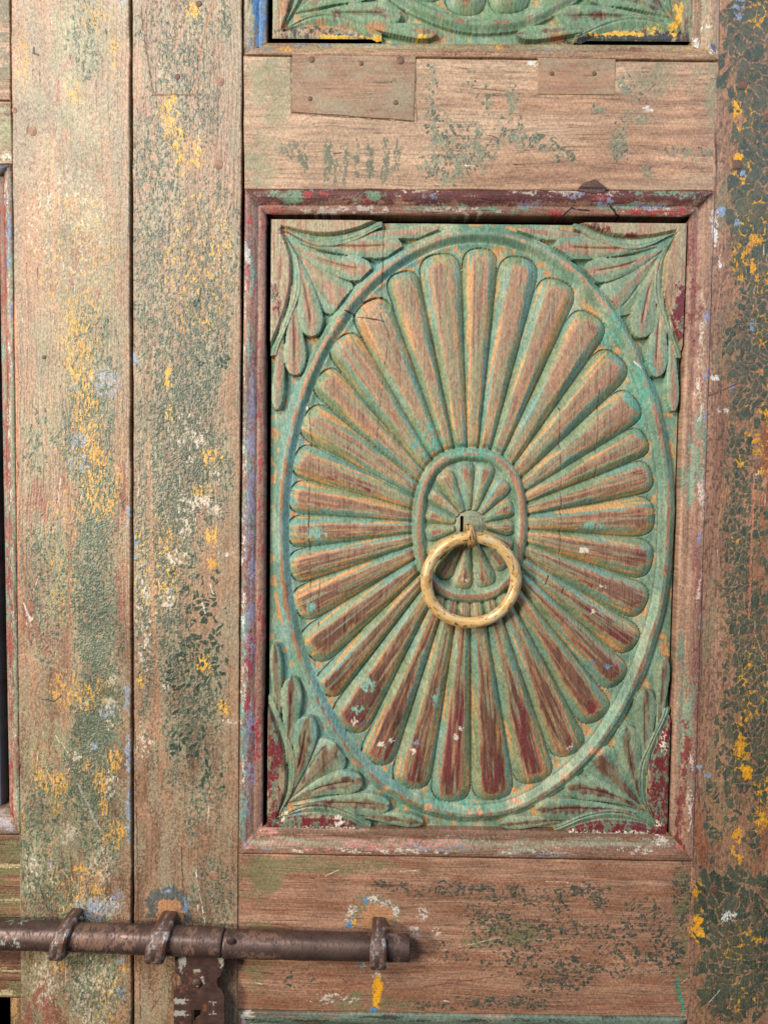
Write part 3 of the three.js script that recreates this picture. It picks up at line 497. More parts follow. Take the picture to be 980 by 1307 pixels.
// owners: 0 ground, 1 border ring, 2 inner ring, 3 hub, 10.. rays, 60.. small petals, 100+10c.. leaves, 100+10c+8 / +9 the two edge leaves
function relief(x, y) {
  const dx = x - HX, dy = y - HY, ex = x - EX, ey = y - EY;
  R.t = 0; R.own = 0; R.zone = 0; R.ray = null;
  const rho = Math.sqrt(ex * ex / (EA * EA) + ey * ey / (EB * EB)) || 1e-6;
  const gx = ex / (EA * EA) / rho, gy = ey / (EB * EB) / rho, wobble = (fbm(x / 45, y / 45, 2) - 0.5) * 2.4, d = (rho - 1) / Math.hypot(gx, gy) + wobble;
  const edge = Math.min(x, PW - x, y, PH - y), und = (fbm(x / 26 + 9, y / 26, 2) - 0.5) * 1.3;
  if (d < 10) {
    if (d > -11) { const u = Math.abs(d) / (d < 0 ? 11 : 10); R.own = 1; R.t = 1 - u; R.lat = d / 10; R.h = -1.6 - (d < 0 ? 7.6 : 5.8) * Math.pow(S(0.12, 1.05, u), 0.9); R.h = Math.min(R.h, 0.3 * edge - 1) + und * 0.5; return; }
    const n = 2.5, rr = Math.pow(Math.pow(Math.abs(dx / 66), n) + Math.pow(Math.abs(dy / 92), n), 1 / n) || 1e-6, len = Math.hypot(dx, dy), di = (rr - 1) * len / rr + wobble * 0.5;
    if (Math.abs(di) <= 8.5) { const u = Math.abs(di) / 8.5; R.own = 2; R.t = 1 - u; R.lat = di / 8.5; R.h = -0.4 - 6.6 * Math.pow(u, 2.4) + und * 0.4; return; }
    if (di < 0) {
      if (len < 20.5) {
        R.own = 3; R.t = 1 - len / 20.5; R.h = -0.2 - 5.6 * Math.pow(len / 20.5, 2.6);
        const hx = dx - 0.5, hy = dy + 2;
        if (Math.abs(hx) < 13 && Math.abs(hy) < 10) { if (hx < -9.4 || hx > 12.2 || hy < -9.4) R.h = hx < -9.4 ? -15 : -3.6; else R.h -= 0.6; R.zone = hx < -9.4 ? 1 : 0; }
        return;
      }
      rayField(smalls, dx, dy);
      if (RV.d <= 0) { R.h = -8.2 + und * 0.5; return; }
      R.own = 60 + RV.k; R.t = RV.t; R.lat = RV.lat; R.w = RV.w; R.L = RV.L; R.ray = smalls[RV.k];
      R.h = -0.8 - Math.min(6.5, RV.w * 0.6) * (0.84 * Math.pow(1 - Math.min(1, RV.t / 0.75), 1.7) + 0.16 * (1 - RV.t)) - 1.4 * S(1.3, 0.2, RV.d) + und * 0.5 - 1.5 * S(34, 20, len);
      return;
    }
    rayField(rays, dx, dy);
    if (RV.d <= 0) { R.h = mix(-8.6, -10.4, S(-11, -18, d)) + und * 0.5; R.zone = 2; return; }
    R.own = 10 + RV.k; R.t = RV.t; R.lat = RV.lat; R.w = RV.w; R.L = RV.L; R.ray = rays[RV.k];
    R.h = -0.9 - Math.min(11, RV.w * 0.56) * (0.84 * Math.pow(1 - Math.min(1, RV.t / 0.62), 1.6) + 0.16 * (1 - RV.t)) - 1.5 * S(2.4, 0.2, RV.d) * S(1, 5, RV.w) + und - 2 * S(24, 10, di) - 3.6 * S(15, 8.5, di);
    if (R.ray && Math.hypot(x - BRK[0], y - BRK[1]) < 26) R.h -= 2.2 * S(26, 20, Math.hypot(x - BRK[0], y - BRK[1]));
    return;
  }
  // corner
  const right = x > PW / 2, low = y > PH / 2, c = (right ? 1 : 0) + (low ? 2 : 0), [sp, sq] = cornerScale[c];
  const p = (right ? PW - x : x) / sp, q = (low ? PH - y : y) / sq, base = 100 + 10 * c;
  const inTop = p >= 13 && p < 141, inSide = q >= 11 && q < 171;
  let best = -99, own = 0, bt = 0;
  const yo = topOut(p), yi = topIn(p), xo = sideOut(q), xi = sideIn(q);
  if ((inTop && q < yo) || (inSide && p < xo) || (p < 13 && q < 11)) { const cut = Math.min(inTop && q < yi ? yo - q : 9, inSide && p < xi ? xo - p : 9); R.h = Math.min(0, 0.5 * edge - 1) + und * 0.25 - 3.6 * S(2.6, 0, Math.abs(cut)); R.zone = 3; return; }
  if (inTop && q < yi && p > q * 0.6) { const s = (q - yo) / Math.max(yi - yo, 1); best = -7.4 + 5.6 * Math.sin(Math.min(1, s * 1.15) * Math.PI / 2) - 1.6 * Math.exp(-Math.pow((s - 0.72) / 0.08, 2)); own = base + 8; bt = s; }
  else if (inSide && p < xi) { const s = (p - xo) / Math.max(xi - xo, 1); best = -7.4 + 5.6 * Math.sin(Math.min(1, s * 1.15) * Math.PI / 2) - 1.6 * Math.exp(-Math.pow((s - 0.72) / 0.08, 2)); own = base + 9; bt = s; }
  for (let i = 0; i < LOBES.length; i++) {
    const o = LOBES[i], vx = o.b[0] - o.a[0], vy = o.b[1] - o.a[1], len = Math.hypot(vx, vy), t = ((p - o.a[0]) * vx + (q - o.a[1]) * vy) / (len * len);
    if (t <= 0 || t >= 1) continue;
    const s = ((q - o.a[1]) * vx - (p - o.a[0]) * vy) / len - o.bend * Math.sin(Math.PI * Math.min(1, t * 1.1)) * 0.6;
    const w = o.w * Math.pow(t, 0.75) * (t > 0.68 ? Math.sqrt(Math.max(0, 1 - Math.pow((t - 0.68) / 0.32, 2))) : 1) * 1.12;
    if (Math.abs(s) >= w) continue;
    const u = s / w, e = 1 - Math.abs(u);
    let h = o.top - 2.4 * Math.pow(1 - t, 1.5) - 1.8 * Math.pow(Math.abs(u), 3);
    if (o.vein === 1 && t > 0.3 && t < 0.86) h -= 2.6 * Math.exp(-Math.pow(s / 1.5, 2)) * S(0.3, 0.42, t) * S(0.86, 0.78, t);
    if (o.vein === 2) h += -3.6 * Math.abs(u + 0.12) + 0.8 - 1.6 * Math.exp(-Math.pow((s - w * 0.45) / 1.3, 2)) * S(0.35, 0.5, t) * S(0.9, 0.8, t);
    if (h > best) { best = h; own = base + i; bt = e; }
  }
  const dist = Math.hypot(p - 14, q - 12), g = -5.4 - 6 * S(28, 80, dist) + und * 0.6 + 0.35 * Math.max(0, 3 - (d - 10));
  if (best > g) { R.h = best + und * 0.4; R.own = own; R.t = bt; } else { R.h = g; R.zone = 4; }
  R.h = Math.min(R.h, 0.6 * edge - 1.2);
}
const BRK = loc(474, 388);
const woodLine = scratches([[[[491, 276], [486, 400], [497, 430], [490, 470], [481, 560]], 1, [98, 66, 56], 0.35], [[[392, 500], [397, 560], [393, 670]], 0.9, [92, 58, 50], 0.3], [[[440, 396], [458, 402], [490, 410]], 1.1, [48, 38, 32], 0.5], [[[714, 520], [716, 640], [714, 720]], 0.9, [92, 58, 50], 0.25], [[[700, 735], [697, 745]], 1.4, [40, 26, 22], 0.5], [[[719, 750], [717, 757]], 1.2, [40, 26, 22], 0.4], [[[810, 460], [818, 470]], 1, PALE, 0], [[[408, 740], [406, 800]], 0.9, [80, 50, 44], 0.3], [[[766, 480], [760, 610]], 0.8, [92, 58, 50], 0.2], [[[394, 660], [396, 760]], 0.9, [84, 52, 44], 0.3]], HZ);
function panelPaint(maskRect, shiftY, tint) {
  const red = Mask([[833, 592, 30, 26, 1], [822, 546, 28, 24, 0.9], [835, 655, 40, 24, 0.5], [828, 715, 50, 26, 0.45], [745, 945, 26, 40, 0.7], [628, 990, 24, 40, 0.5], [800, 865, 26, 26, 0.6], [434, 925, 30, 30, 0.5], [575, 950, 30, 70, 1.1], [590, 920, 16, 60, 0.9], [690, 970, 40, 40, 0.9], [757, 908, 16, 16, 1.2], [452, 925, 24, 22, 0.9], [485, 965, 24, 26, 0.7], [524, 970, 26, 40, 0.6], [790, 812, 14, 14, 1], [757, 780, 16, 14, 1], [740, 750, 20, 12, 0.6], [815, 775, 14, 12, 0.8], [660, 930, 24, 60, 0.6], [755, 415, 10, 14, 0.7], [440, 620, 60, 14, 0.35], [390, 800, 20, 20, 0.4]], maskRect, HZ);
  const corner = Mask([[362, 1050, 40, 18, 1.3], [400, 1052, 60, 12, 1.3], [440, 1054, 40, 8, 1.2], [350, 960, 12, 60, 1.1], [345, 1010, 14, 40, 0.6], [845, 960, 18, 110, 1.2], [780, 1052, 90, 16, 1.4], [835, 1040, 30, 40, 1], [760, 292, 24, 8, 0.9], [800, 304, 20, 8, 0.8], [866, 400, 10, 50, 0.9], [352, 380, 8, 30, 0.4], [700, 1066, 30, 6, 0.8], [364, 300, 12, 12, 0.35], [852, 640, 8, 120, 0.4]], maskRect, HZ);
  const white = Mask([[757, 1064, 60, 4, 0.8], [800, 1064, 40, 4, 0.7], [400, 1058, 50, 3, 0.75], [440, 1058, 24, 3, 0.75], [362, 1040, 6, 14, 0.7], [432, 1049, 8, 8, 0.9], [746, 703, 12, 4, 1.3], [528, 959, 4, 5, 1.6], [486, 951, 6, 4, 1.4], [500, 945, 4, 3, 1.4], [452, 921, 4, 8, 1.2], [582, 941, 4, 5, 1.3], [588, 930, 3, 4, 1.3], [758, 781, 5, 3, 1.5], [593, 741, 6, 3, 1.5], [768, 749, 6, 3, 1], [847, 950, 4, 20, 0.9], [840, 1052, 5, 6, 0.6], [546, 1036, 6, 5, 0.6], [728, 955, 6, 6, 0.7], [392, 520, 4, 4, 0.9]], maskRect, HZ);
  const scar = Mask([[546, 1032, 7, 6, 1.3], [600, 1039, 4, 4, 1.3], [612, 1038, 5, 4, 1.2], [452, 977, 6, 8, 1.2], [492, 1009, 6, 6, 1.2], [415, 925, 5, 6, 1.1], [760, 960, 16, 6, 1.1], [722, 993, 10, 4, 0.8], [660, 1025, 10, 6, 0.8], [475, 388, 20, 18, 0.8], [430, 425, 10, 26, 0.6]], maskRect, HZ);
  const blue = Mask([[531, 949, 4, 4, 1.4], [775, 851, 5, 5, 1.3], [463, 923, 4, 5, 1.3], [447, 929, 4, 4, 1.1], [380, 1040, 8, 3, 1.1], [756, 846, 5, 4, 0.8]], maskRect, HZ);
  const tealM = Mask([[468, 874, 14, 12, 0.8], [555, 892, 8, 14, 0.8], [560, 905, 6, 8, 0.7], [405, 685, 16, 20, 0.7], [760, 672, 24, 8, 0.7], [460, 905, 12, 8, 0.8], [395, 775, 10, 10, 0.6]], maskRect, HZ);
  const blueM = Mask([[365, 700, 18, 240, 0.9], [380, 560, 20, 120, 0.7], [420, 900, 50, 90, 0.8], [480, 980, 60, 50, 0.6], [500, 340, 60, 24, 0.8], [470, 390, 40, 40, 0.4]], maskRect, HZ);
  const crisp = Mask([[560, 1030, 90, 20, 0.5], [820, 500, 24, 60, 0.9], [785, 420, 20, 30, 0.7], [600, 575, 60, 16, 0.5], [545, 560, 30, 30, 0.7]], maskRect, HZ);
  return (X, Y0) => {
    const Y = Y0 + shiftY, x = X - PX0, y = Y - PY0;
    relief(x, y);
    const v = S(430, 1000, Y), hv = fbm(X / 60, Y / 80, 3), n1 = fbm(X / 4, Y / 16, 3), n2 = fbm(X / 22 + 5, Y / 30, 3), own = R.own;
    // bare wood, upright grain with saw lines
    wood(Y, X, [mix(196, 134, v), mix(150, 88, v), mix(120, 68, v)], [mix(170, 96, v), mix(124, 58, v), mix(98, 46, v)], 0.6, 61);
    const comb = vn(X / 1.5, Y / 70); tone(1 - 0.16 * S(0.55, 0.85, comb)); O.h -= 0.1 * S(0.5, 0.9, comb);
    fleck(X, Y, red(X, Y), [108, 50, 50], 5, 9, 3.4, 0.16, 0.06);
    // greens: sage, sea green, deep green, grey blue
    const g1 = clamp((n2 - 0.5) * 3 + 0.5), g2 = clamp((fbm(X / 16 + 31, Y / 34, 3) - 0.5) * 3.2 + 0.5), b = clamp(blueM(X, Y));
    let gr = mix(164, 124, g1), gg = mix(172, 160, g1), gb = mix(142, 138, g1);
    gr = mix(gr, 82, g2 * 0.6); gg = mix(gg, 118, g2 * 0.6); gb = mix(gb, 98, g2 * 0.6);
    gr = mix(gr, 116, b * 0.7); gg = mix(gg, 166, b * 0.7); gb = mix(gb, 168, b * 0.7);
    const paintC = [gr, gg, gb];
    let k = 0;
    if (R.ray) {
      const e = R.ray, big = own < 60, out = clamp(R.L / e.lc);
      const st = fbm(R.lat * R.w / 3.4 + e.j * 40, R.L / 55 + e.k * 9, 3), st2 = fbm(R.lat * R.w / 2.8 + e.k * 40, R.L / 40 + e.j * 9, 3), st3 = fbm(R.lat * R.w / 7 + e.k * 70, R.L / 90 + e.j * 30, 2);
      const worn = R.t + (e.k - 0.5) * 0.3 * R.lat + (n1 - 0.5) * 0.26 + (hv - 0.5) * 0.5 + (st - 0.5) * 0.42 + (big ? 0 : -0.08) - (big ? 0.1 : 0.5) * (1 - S(big ? 0.25 : 0.5, big ? 0.8 : 1, out)) + (big ? 0.12 * S(0.55, 0.9, out) * (0.5 + 0.5 * v) : 0);
      k = 1 - S(0.5, 0.67, worn);
      lay([196, 138, 98], S(0.4, 0.56, worn) * S(0.8, 0.6, worn) * 0.7);
      const c2 = S(0.4, 0.6, st3); for (let i = 0; i < 3; i++) paintC[i] = mix(paintC[i], [mix(112, 128, c2), mix(152, 138, c2), mix(142, 100, c2)][i], 0.6);
      lay(paintC, k * 0.95);
      lay([138, 144, 112], 0.8 * film(0.42 * (1 - S(0.35, 0.9, out)) + 0.2 * (1 - v), st2, 0.24) * (1 - k));
      lay([204, 152, 90], 0.8 * film(0.14 + (e.j - 0.5) * 0.24, st, 0.2) * S(0.03, 0.16, R.t) * S(0.7, 0.4, R.t) * (big ? 1 : 0.3));
      lay([200, 148, 104], 0.5 * film(0.24 * (1 - S(0.4, 0.9, out)), st, 0.2));
      if (k > 0.4) O.h += 0.12;
    } else if (own === 1 || own === 2) {
      const worn = R.t * (own === 1 ? 0.82 : 0.95) + (n1 - 0.5) * 0.5 + (hv - 0.5) * 0.7 + 0.06 * R.lat;
      k = 1 - S(0.64, 0.9, worn);
      lay(own === 1 ? [206, 150, 108] : [198, 144, 106], S(0.46, 0.8, worn) * 0.4);
      lay(paintC, k * 0.95);
    } else if (own >= 100) {
      const worn = (own % 10 >= 8 ? R.t * 0.55 : R.t * 0.95) + (n1 - 0.5) * 0.6 + (hv - 0.5) * 0.7 - 0.08 * v;
      k = 1 - S(0.46, 0.74, worn); lay(paintC, k * 0.92);
      lay([150, 156, 122], film(0.42, fbm(X / 8, Y / 26 + 3, 3), 0.2) * 0.5);
    } else if (R.zone === 3) {
      k = film(0.6, fbm(X / 5, Y / 30, 3), 0.4); lay([160, 154, 124], k * 0.8);
      fleck(X, Y, corner(X, Y), [112, 44, 48], 7, 9, 4.1, 0.14, 0.1);
      fleck(X, Y, corner(X, Y) * 0.3, [110, 122, 100], 5, 8, 8.1, 0.14, 0.1);
    } else if (R.zone === 2 || R.zone === 4) {
      lay(paintC, 0.95); lay([212, 142, 84], film(R.zone === 2 ? 0.2 : 0.12, fbm(X / 9 + 8, Y / 9, 3), 0.2) * 0.75);
    } else if (own === 3) {
      lay(R.zone === 1 ? [110, 84, 64] : [140, 150, 122], 0.85);
    } else lay(paintC, 0.9);
    fleck(X, Y, crisp(X, Y) * (own ? 0.7 : 1), [100, 158, 140], 4, 6, 9.4, 0.16, 0.1);
    fleck(X, Y, tealM(X, Y), [126, 168, 150], 4, 7, 6.3, 0.16, 0.1);
    fleck(X, Y, scar(X, Y) * 0.8, [188, 146, 112], 6, 6, 7.3, 0.12, -0.04);
    fleck(X, Y, blue(X, Y) * 0.86, [110, 132, 160], 2.6, 2.6, 2.2, 0.1, 0.1);
    fleck(X, Y, white(X, Y) * 0.86, [214, 206, 186], 2.6, 2.6, 5.3, 0.14, 0.14);
    woodLine(X, Y);
    if (tint) tint(X, Y0);
    const f = fbm(X / 1.4, Y / 2.6, 2); tone(1 + (f - 0.5) * 0.36); O.h += (f - 0.5) * 0.2;
    if (k > 0.5) { const str = fbm(X / 2.2, Y / 2.2 + 40, 2); tone(1 + (str - 0.5) * 0.16); }
    O.q = mix(0.56, 0.46, k);
  };
}
// cuts the carved surface from row y0 to y1 into its pieces: the board, its rays, rings, hub and leaves
function carve(m, y0, y1, shiftY, parent, label) {
  const st = 0.82, nx = Math.round(PW / st), ny = Math.round((y1 - y0) / st), W = nx + 1, Hh = ny + 1, h = new Float32Array(W * Hh), owner = new Int16Array(nx * ny);
  const X = (i) => PX0 + PW * i / nx, Yl = (j) => y0 + (y1 - y0) * j / ny;
  for (let j = 0; j < Hh; j++) for (let i = 0; i < W; i++) { relief(PW * i / nx, Yl(j)); h[j * W + i] = R.h; }
  for (let j = 0; j < ny; j++) for (let i = 0; i < nx; i++) { relief(PW * (i + 0.5) / nx, Yl(j + 0.5)); owner[j * nx + i] = R.own; }
  const cells = new Map();
  for (let c = 0; c < owner.length; c++) { const o = owner[c]; if (!cells.has(o)) cells.set(o, []); cells.get(o).push(c); }
  const rect = m.userData.rect, stamp = new Int32Array(W * Hh);
  const build = (list, wall) => {
    const pos = [], nor = [], uv = [], idx = [];
    stamp.fill(-1);
    const vert = (i, j) => {
      const k = j * W + i;
      if (stamp[k] >= 0) return stamp[k];
      const x = X(i), y = PY0 + Yl(j) - shiftY;
      const hx = (h[j * W + Math.min(i + 1, nx)] - h[j * W + Math.max(i - 1, 0)]) / 2 / (PW / nx), hy = (h[Math.min(j + 1, ny) * W + i] - h[Math.max(j - 1, 0) * W + i]) / 2 / ((y1 - y0) / ny);
      const l = 1 / Math.hypot(hx, hy, 1);
      pos.push(wx(x), wy(y), (HZ + h[k]) * U); nor.push(-hx * l, hy * l, l);
      uv.push((x - rect[0]) / (rect[2] - rect[0]), 1 - (y - rect[1]) / (rect[3] - rect[1]));
      return (stamp[k] = pos.length / 3 - 1);
    };
    for (const c of list) { const i = c % nx, j = (c / nx) | 0, a = vert(i, j), b = vert(i + 1, j), d = vert(i, j + 1), e = vert(i + 1, j + 1); idx.push(a, d, b, b, d, e); }
    if (wall) {                                                   // the board's edges, down into the frame's groove
      const rim = [];
      for (let i = 0; i <= nx; i++) rim.push([i, 0, 0, 1]);
      for (let j = 0; j <= ny; j++) rim.push([nx, j, 1, 0]);
      for (let i = nx; i >= 0; i--) rim.push([i, ny, 0, -1]);
      for (let j = ny; j >= 0; j--) rim.push([0, j, -1, 0]);
      let prev = -1;
      for (const [i, j, ax, ay] of rim) {
        const x = X(i), y = PY0 + Yl(j) - shiftY, n = pos.length / 3, u = (x - rect[0]) / (rect[2] - rect[0]), v = 1 - (y - rect[1]) / (rect[3] - rect[1]);
        for (const z of [HZ + h[j * W + i], -34]) { pos.push(wx(x), wy(y), z * U); nor.push(ax, ay, 0); uv.push(u, v); }
        if (prev >= 0) idx.push(prev, prev + 1, n, n, prev + 1, n + 1);
        prev = n;
      }
    }
    const g = new THREE.BufferGeometry();
    g.setAttribute('position', new THREE.Float32BufferAttribute(pos, 3)); g.setAttribute('normal', new THREE.Float32BufferAttribute(nor, 3)); g.setAttribute('uv', new THREE.Float32BufferAttribute(uv, 2)); g.setIndex(idx);
    return g;
  };
  const body = mesh('carved_panel', build(cells.get(0) ?? [], true), m, parent);
  body.userData.label = label;
  for (const o of [...cells.keys()].sort((a, b) => a - b)) {
    if (o === 0 || cells.get(o).length < 6) continue;
    mesh(o === 1 ? 'border_ring' : o === 2 ? 'inner_ring' : o === 3 ? 'hub' : o < 60 ? 'ray' : o < 100 ? 'petal' : 'leaf', build(cells.get(o), false), m, body);
  }
}
{
  const r = [PX0 - 1, PY0 - 1, PX1 + 1, PY1 + 1];
  const m = surface(r, 0.45, panelPaint(r, 0), 0.0008, { side: THREE.DoubleSide });
  carve(m, 0, PH, 0, door, 'panel carved with a large fluted oval');
  // the foot of the panel above
  const shift = PY1 - at(610, 50.5, HZ)[1], ry0 = PH - 210, r2 = [PX0 - 1, PY0 + ry0 - shift, PX1 + 1, PY1 - shift + 1];
  const yel = Mask([[430, 47, 30, 4, 0.9], [480, 47, 24, 4, 0.9], [790, 43, 50, 4, 1.1], [860, 36, 8, 14, 1], [866, 14, 6, 20, 0.9], [835, 36, 16, 8, 0.6], [540, 46, 16, 4, 0.6]], r2, HZ), dkm = Mask([[800, 48, 90, 8, 1.1], [860, 46, 20, 10, 1], [400, 40, 60, 10, 0.4]], r2, HZ), grm = Mask([[610, 10, 330, 60, 0.6]], r2, HZ), br = Mask([[480, 32, 20, 12, 0.8], [560, 38, 30, 10, 0.7], [720, 46, 30, 8, 0.9], [360, 30, 12, 40, 0.6], [420, 34, 40, 14, 0.7]], r2, HZ);
  const m2 = surface(r2, 0.55, panelPaint([0, 0, 10, 10], shift, (X, Y) => { fleck(X, Y, grm(X, Y), [112, 142, 110], 10, 14, 4.8, 0.3, 0.05); fleck(X, Y, br(X, Y), [166, 122, 84], 12, 9, 4.2, 0.2, 0); fleck(X, Y, dkm(X, Y), [62, 64, 60], 6, 5, 6.6, 0.16, 0.1); fleck(X, Y, yel(X, Y), [216, 172, 70], 4, 4, 5.1, 0.1, 0.14); }), 0.0008, { side: THREE.DoubleSide });
  carve(m2, ry0, PH, shift, door, 'lower edge of the carved panel above, greener');
}
// the plain field of the panel below, down behind the moulding
{
  const p = [at(331, 1322, -8), at(846, 1332, -8), at(836, 1640, -8), at(326, 1620, -8)], m = surface(clipRect(rectOf(p)), 0.7, (X, Y) => { wood(Y, X, [120, 104, 86], [88, 74, 62], 1, 141); });
  mesh('lower_panel', plank(p, m, { top: -8, depth: 20 }), m, door);
}
// nails and pegs in the boards
const ironM = (c, c2, off) => surface([0, 0, 40, 40], 0.4, (X, Y) => { const n = fbm(X / 4 + off, Y / 4, 3); put([mix(c[0], c2[0], n), mix(c[1], c2[1], n), mix(c[2], c2[2], n)]); O.h = fbm(X / 2, Y / 2 + off, 3); O.q = 0.5 + 0.25 * (n - 0.5); }, 0.0003, { metalness: 0.35 });
const nailM = ironM([84, 66, 56], [146, 112, 90], 3), pegM = surface([0, 0, 40, 40], 0.5, (X, Y) => { wood(Y, X, [178, 136, 110], [150, 106, 82], 0.8, 151); mottle(X, Y); });
function discGeo(r, h) { const p = []; for (const [a, b] of [[0, 1], [0.5, 0.92], [0.8, 0.7], [0.96, 0.3], [1, -0.4], [1, -3]]) p.push(new THREE.Vector2(Math.max(a * r * U, 1e-6), b * h * U)); const g = new THREE.LatheGeometry(p.reverse(), 14); g.rotateX(Math.PI / 2); return g; }
const nails = (list, parent, m, name) => list.forEach(([px, py, r, z = 0, h = 1.2]) => { const [X, Y] = at(px, py, z), o = mesh(name, discGeo(r, h), m, parent); o.position.set(wx(X), wy(Y), z * U); o.rotation.z = rnd() * 6; o.scale.set(1 + 0.15 * (rnd() - 0.5), 1 + 0.15 * (rnd() - 0.5), 1); });
const stiles = door.children.filter((o) => o.name.startsWith('stile')), patches = door.userData.patches;
delete door.userData.patches;
nails([[398, 76, 4, 0.7], [461, 81, 3, 0.7], [511, 77, 5, 0.7], [396, 126, 3.2, 0.7], [505, 131, 3, 0.7]], patches[0], nailM, 'nail');
nails([[704, 94, 3, 0.5], [758, 94, 3, 0.5]], patches[1], nailM, 'nail');
nails([[227, 98, 3.6], [254, 5, 4]], stiles[0], nailM, 'nail');
nails([[279, 210, 6.5, 0, 0.9], [273, 1118, 7, 0, 0.9], [281, 104, 6, 0, 0.5]], stiles[0], pegM, 'wood_peg');
nails([[940, 210.5, 7, 0, 1.4], [947, 108, 6.5, 0, 1.2], [911, 1135, 6, 0, 1], [978, 150, 5, 0, 1]], stiles[1], nailM, 'nail');

// ------------------------------------------------------------------ the left leaf
const lsQ = q4([-13 + 26, -140], [165, -140], [167.5, 1460], [28.5, 1460]), lsR = clipRect(rectOf(lsQ));
{
  const gw = Mask([[100, 60, 50, 90, 0.9], [75, 130, 40, 60, 0.6], [110, 150, 40, 70, 0.5], [100, 240, 60, 120, 0.45], [110, 400, 50, 120, 0.6], [60, 430, 26, 100, 0.35], [60, 560, 40, 90, 0.45], [35, 620, 20, 120, 0.4], [70, 740, 40, 80, 0.55], [40, 1120, 30, 120, 0.9], [90, 1060, 60, 90, 0.8], [60, 960, 40, 60, 0.6], [110, 1230, 60, 110, 0.8], [40, 1240, 30, 90, 0.6]], lsR);
  const gr = Mask([[115, 470, 44, 100, 0.75], [112, 560, 46, 90, 1], [125, 650, 38, 90, 1.1], [110, 730, 50, 80, 0.9], [125, 800, 40, 90, 1.05], [125, 900, 40, 100, 1.2], [118, 980, 46, 90, 0.95], [60, 780, 30, 90, 0.55], [60, 690, 34, 50, 0.5], [130, 1060, 40, 70, 0.7], [50, 1050, 30, 40, 0.6], [40, 1090, 24, 60, 0.5], [110, 50, 30, 60, 0.5], [90, 1000, 70, 60, 0.5], [50, 560, 26, 60, 0.4], [60, 1130, 50, 60, 0.7], [120, 1240, 50, 90, 0.7], [90, 1180, 60, 60, 0.6]], lsR);
  const och = Mask([[100, 440, 34, 60, 0.55], [103, 480, 24, 50, 0.85], [112, 540, 24, 50, 0.85], [118, 590, 26, 40, 1], [122, 575, 12, 14, 1.1], [130, 640, 26, 30, 0.75], [150, 620, 8, 40, 0.6], [112, 650, 20, 20, 0.5], [95, 410, 20, 40, 0.6], [100, 330, 70, 110, 0.14], [120, 20, 20, 24, 0.6], [95, 120, 16, 24, 0.6], [30, 70, 12, 60, 0.5], [145, 60, 8, 60, 0.5], [85, 880, 30, 30, 0.65], [110, 890, 20, 24, 0.7], [130, 880, 20, 20, 0.7], [147, 970, 12, 20, 1.1], [128, 998, 14, 22, 1.1], [133, 1030, 8, 14, 1.1], [75, 1000, 18, 26, 0.8], [55, 995, 16, 24, 0.8], [45, 970, 10, 40, 0.5], [72, 1030, 10, 20, 0.7], [148, 1065, 16, 24, 0.85], [137, 1070, 8, 8, 1.1], [104, 1108, 16, 5, 1.1], [30, 1050, 4, 20, 0.9], [100, 1140, 50, 40, 0.4], [110, 975, 10, 10, 0.9], [75, 1232, 12, 10, 0.7], [157, 1236, 8, 6, 1], [140, 1280, 30, 50, 0.3], [80, 680, 30, 160, 0.12]], lsR);
  const blue = Mask([[135, 490, 26, 24, 0.62], [96, 495, 8, 6, 0.7], [100, 562, 14, 12, 0.7], [140, 485, 10, 10, 0.8], [164, 660, 4, 20, 1.1], [163, 890, 5, 24, 1.2], [164, 960, 5, 30, 1.2], [165, 1040, 5, 50, 1.1], [137, 910, 12, 14, 0.7], [120, 952, 6, 7, 1], [66, 1102, 4, 8, 1.2], [120, 1160, 30, 20, 0.85], [148, 1150, 14, 24, 0.7], [56, 455, 4, 6, 0.9], [155, 1226, 8, 6, 1.1], [158, 5, 6, 8, 1], [100, 590, 20, 12, 0.5], [155, 1265, 8, 20, 0.6]], lsR);
  const pale = Mask([[145, 870, 8, 14, 1.1], [142, 905, 14, 12, 1], [138, 895, 12, 5, 0.9], [140, 926, 7, 9, 1], [108, 898, 10, 8, 0.9], [98, 965, 8, 8, 1.1], [120, 952, 8, 6, 0.8], [85, 290, 60, 90, 0.22], [140, 1000, 14, 26, 0.6], [90, 1065, 14, 20, 0.7], [130, 1100, 20, 40, 0.55], [120, 1270, 40, 60, 0.6], [60, 1250, 24, 50, 0.55], [42, 1110, 14, 40, 0.5], [140, 1155, 20, 16, 0.8], [38, 790, 6, 14, 0.8], [66, 1115, 4, 24, 0.8]], lsR);
  const red = Mask([[85, 70, 14, 26, 0.6], [75, 100, 20, 40, 0.4], [45, 640, 24, 40, 0.5], [60, 800, 30, 40, 0.45], [35, 800, 10, 60, 0.5], [66, 1160, 18, 24, 1], [60, 1270, 30, 60, 0.8], [40, 1300, 20, 40, 0.8], [110, 350, 40, 60, 0.3], [90, 620, 30, 40, 0.35], [154, 640, 10, 60, 0.8], [152, 800, 10, 60, 0.7], [155, 740, 8, 40, 0.6]], lsR);
  const knot = at(62, 893), dark = Mask([[90, 820, 100, 160, 0.5], [90, 1000, 110, 160, 0.8], [90, 1200, 110, 200, 1.1], [40, 720, 40, 160, 0.6]], lsR);
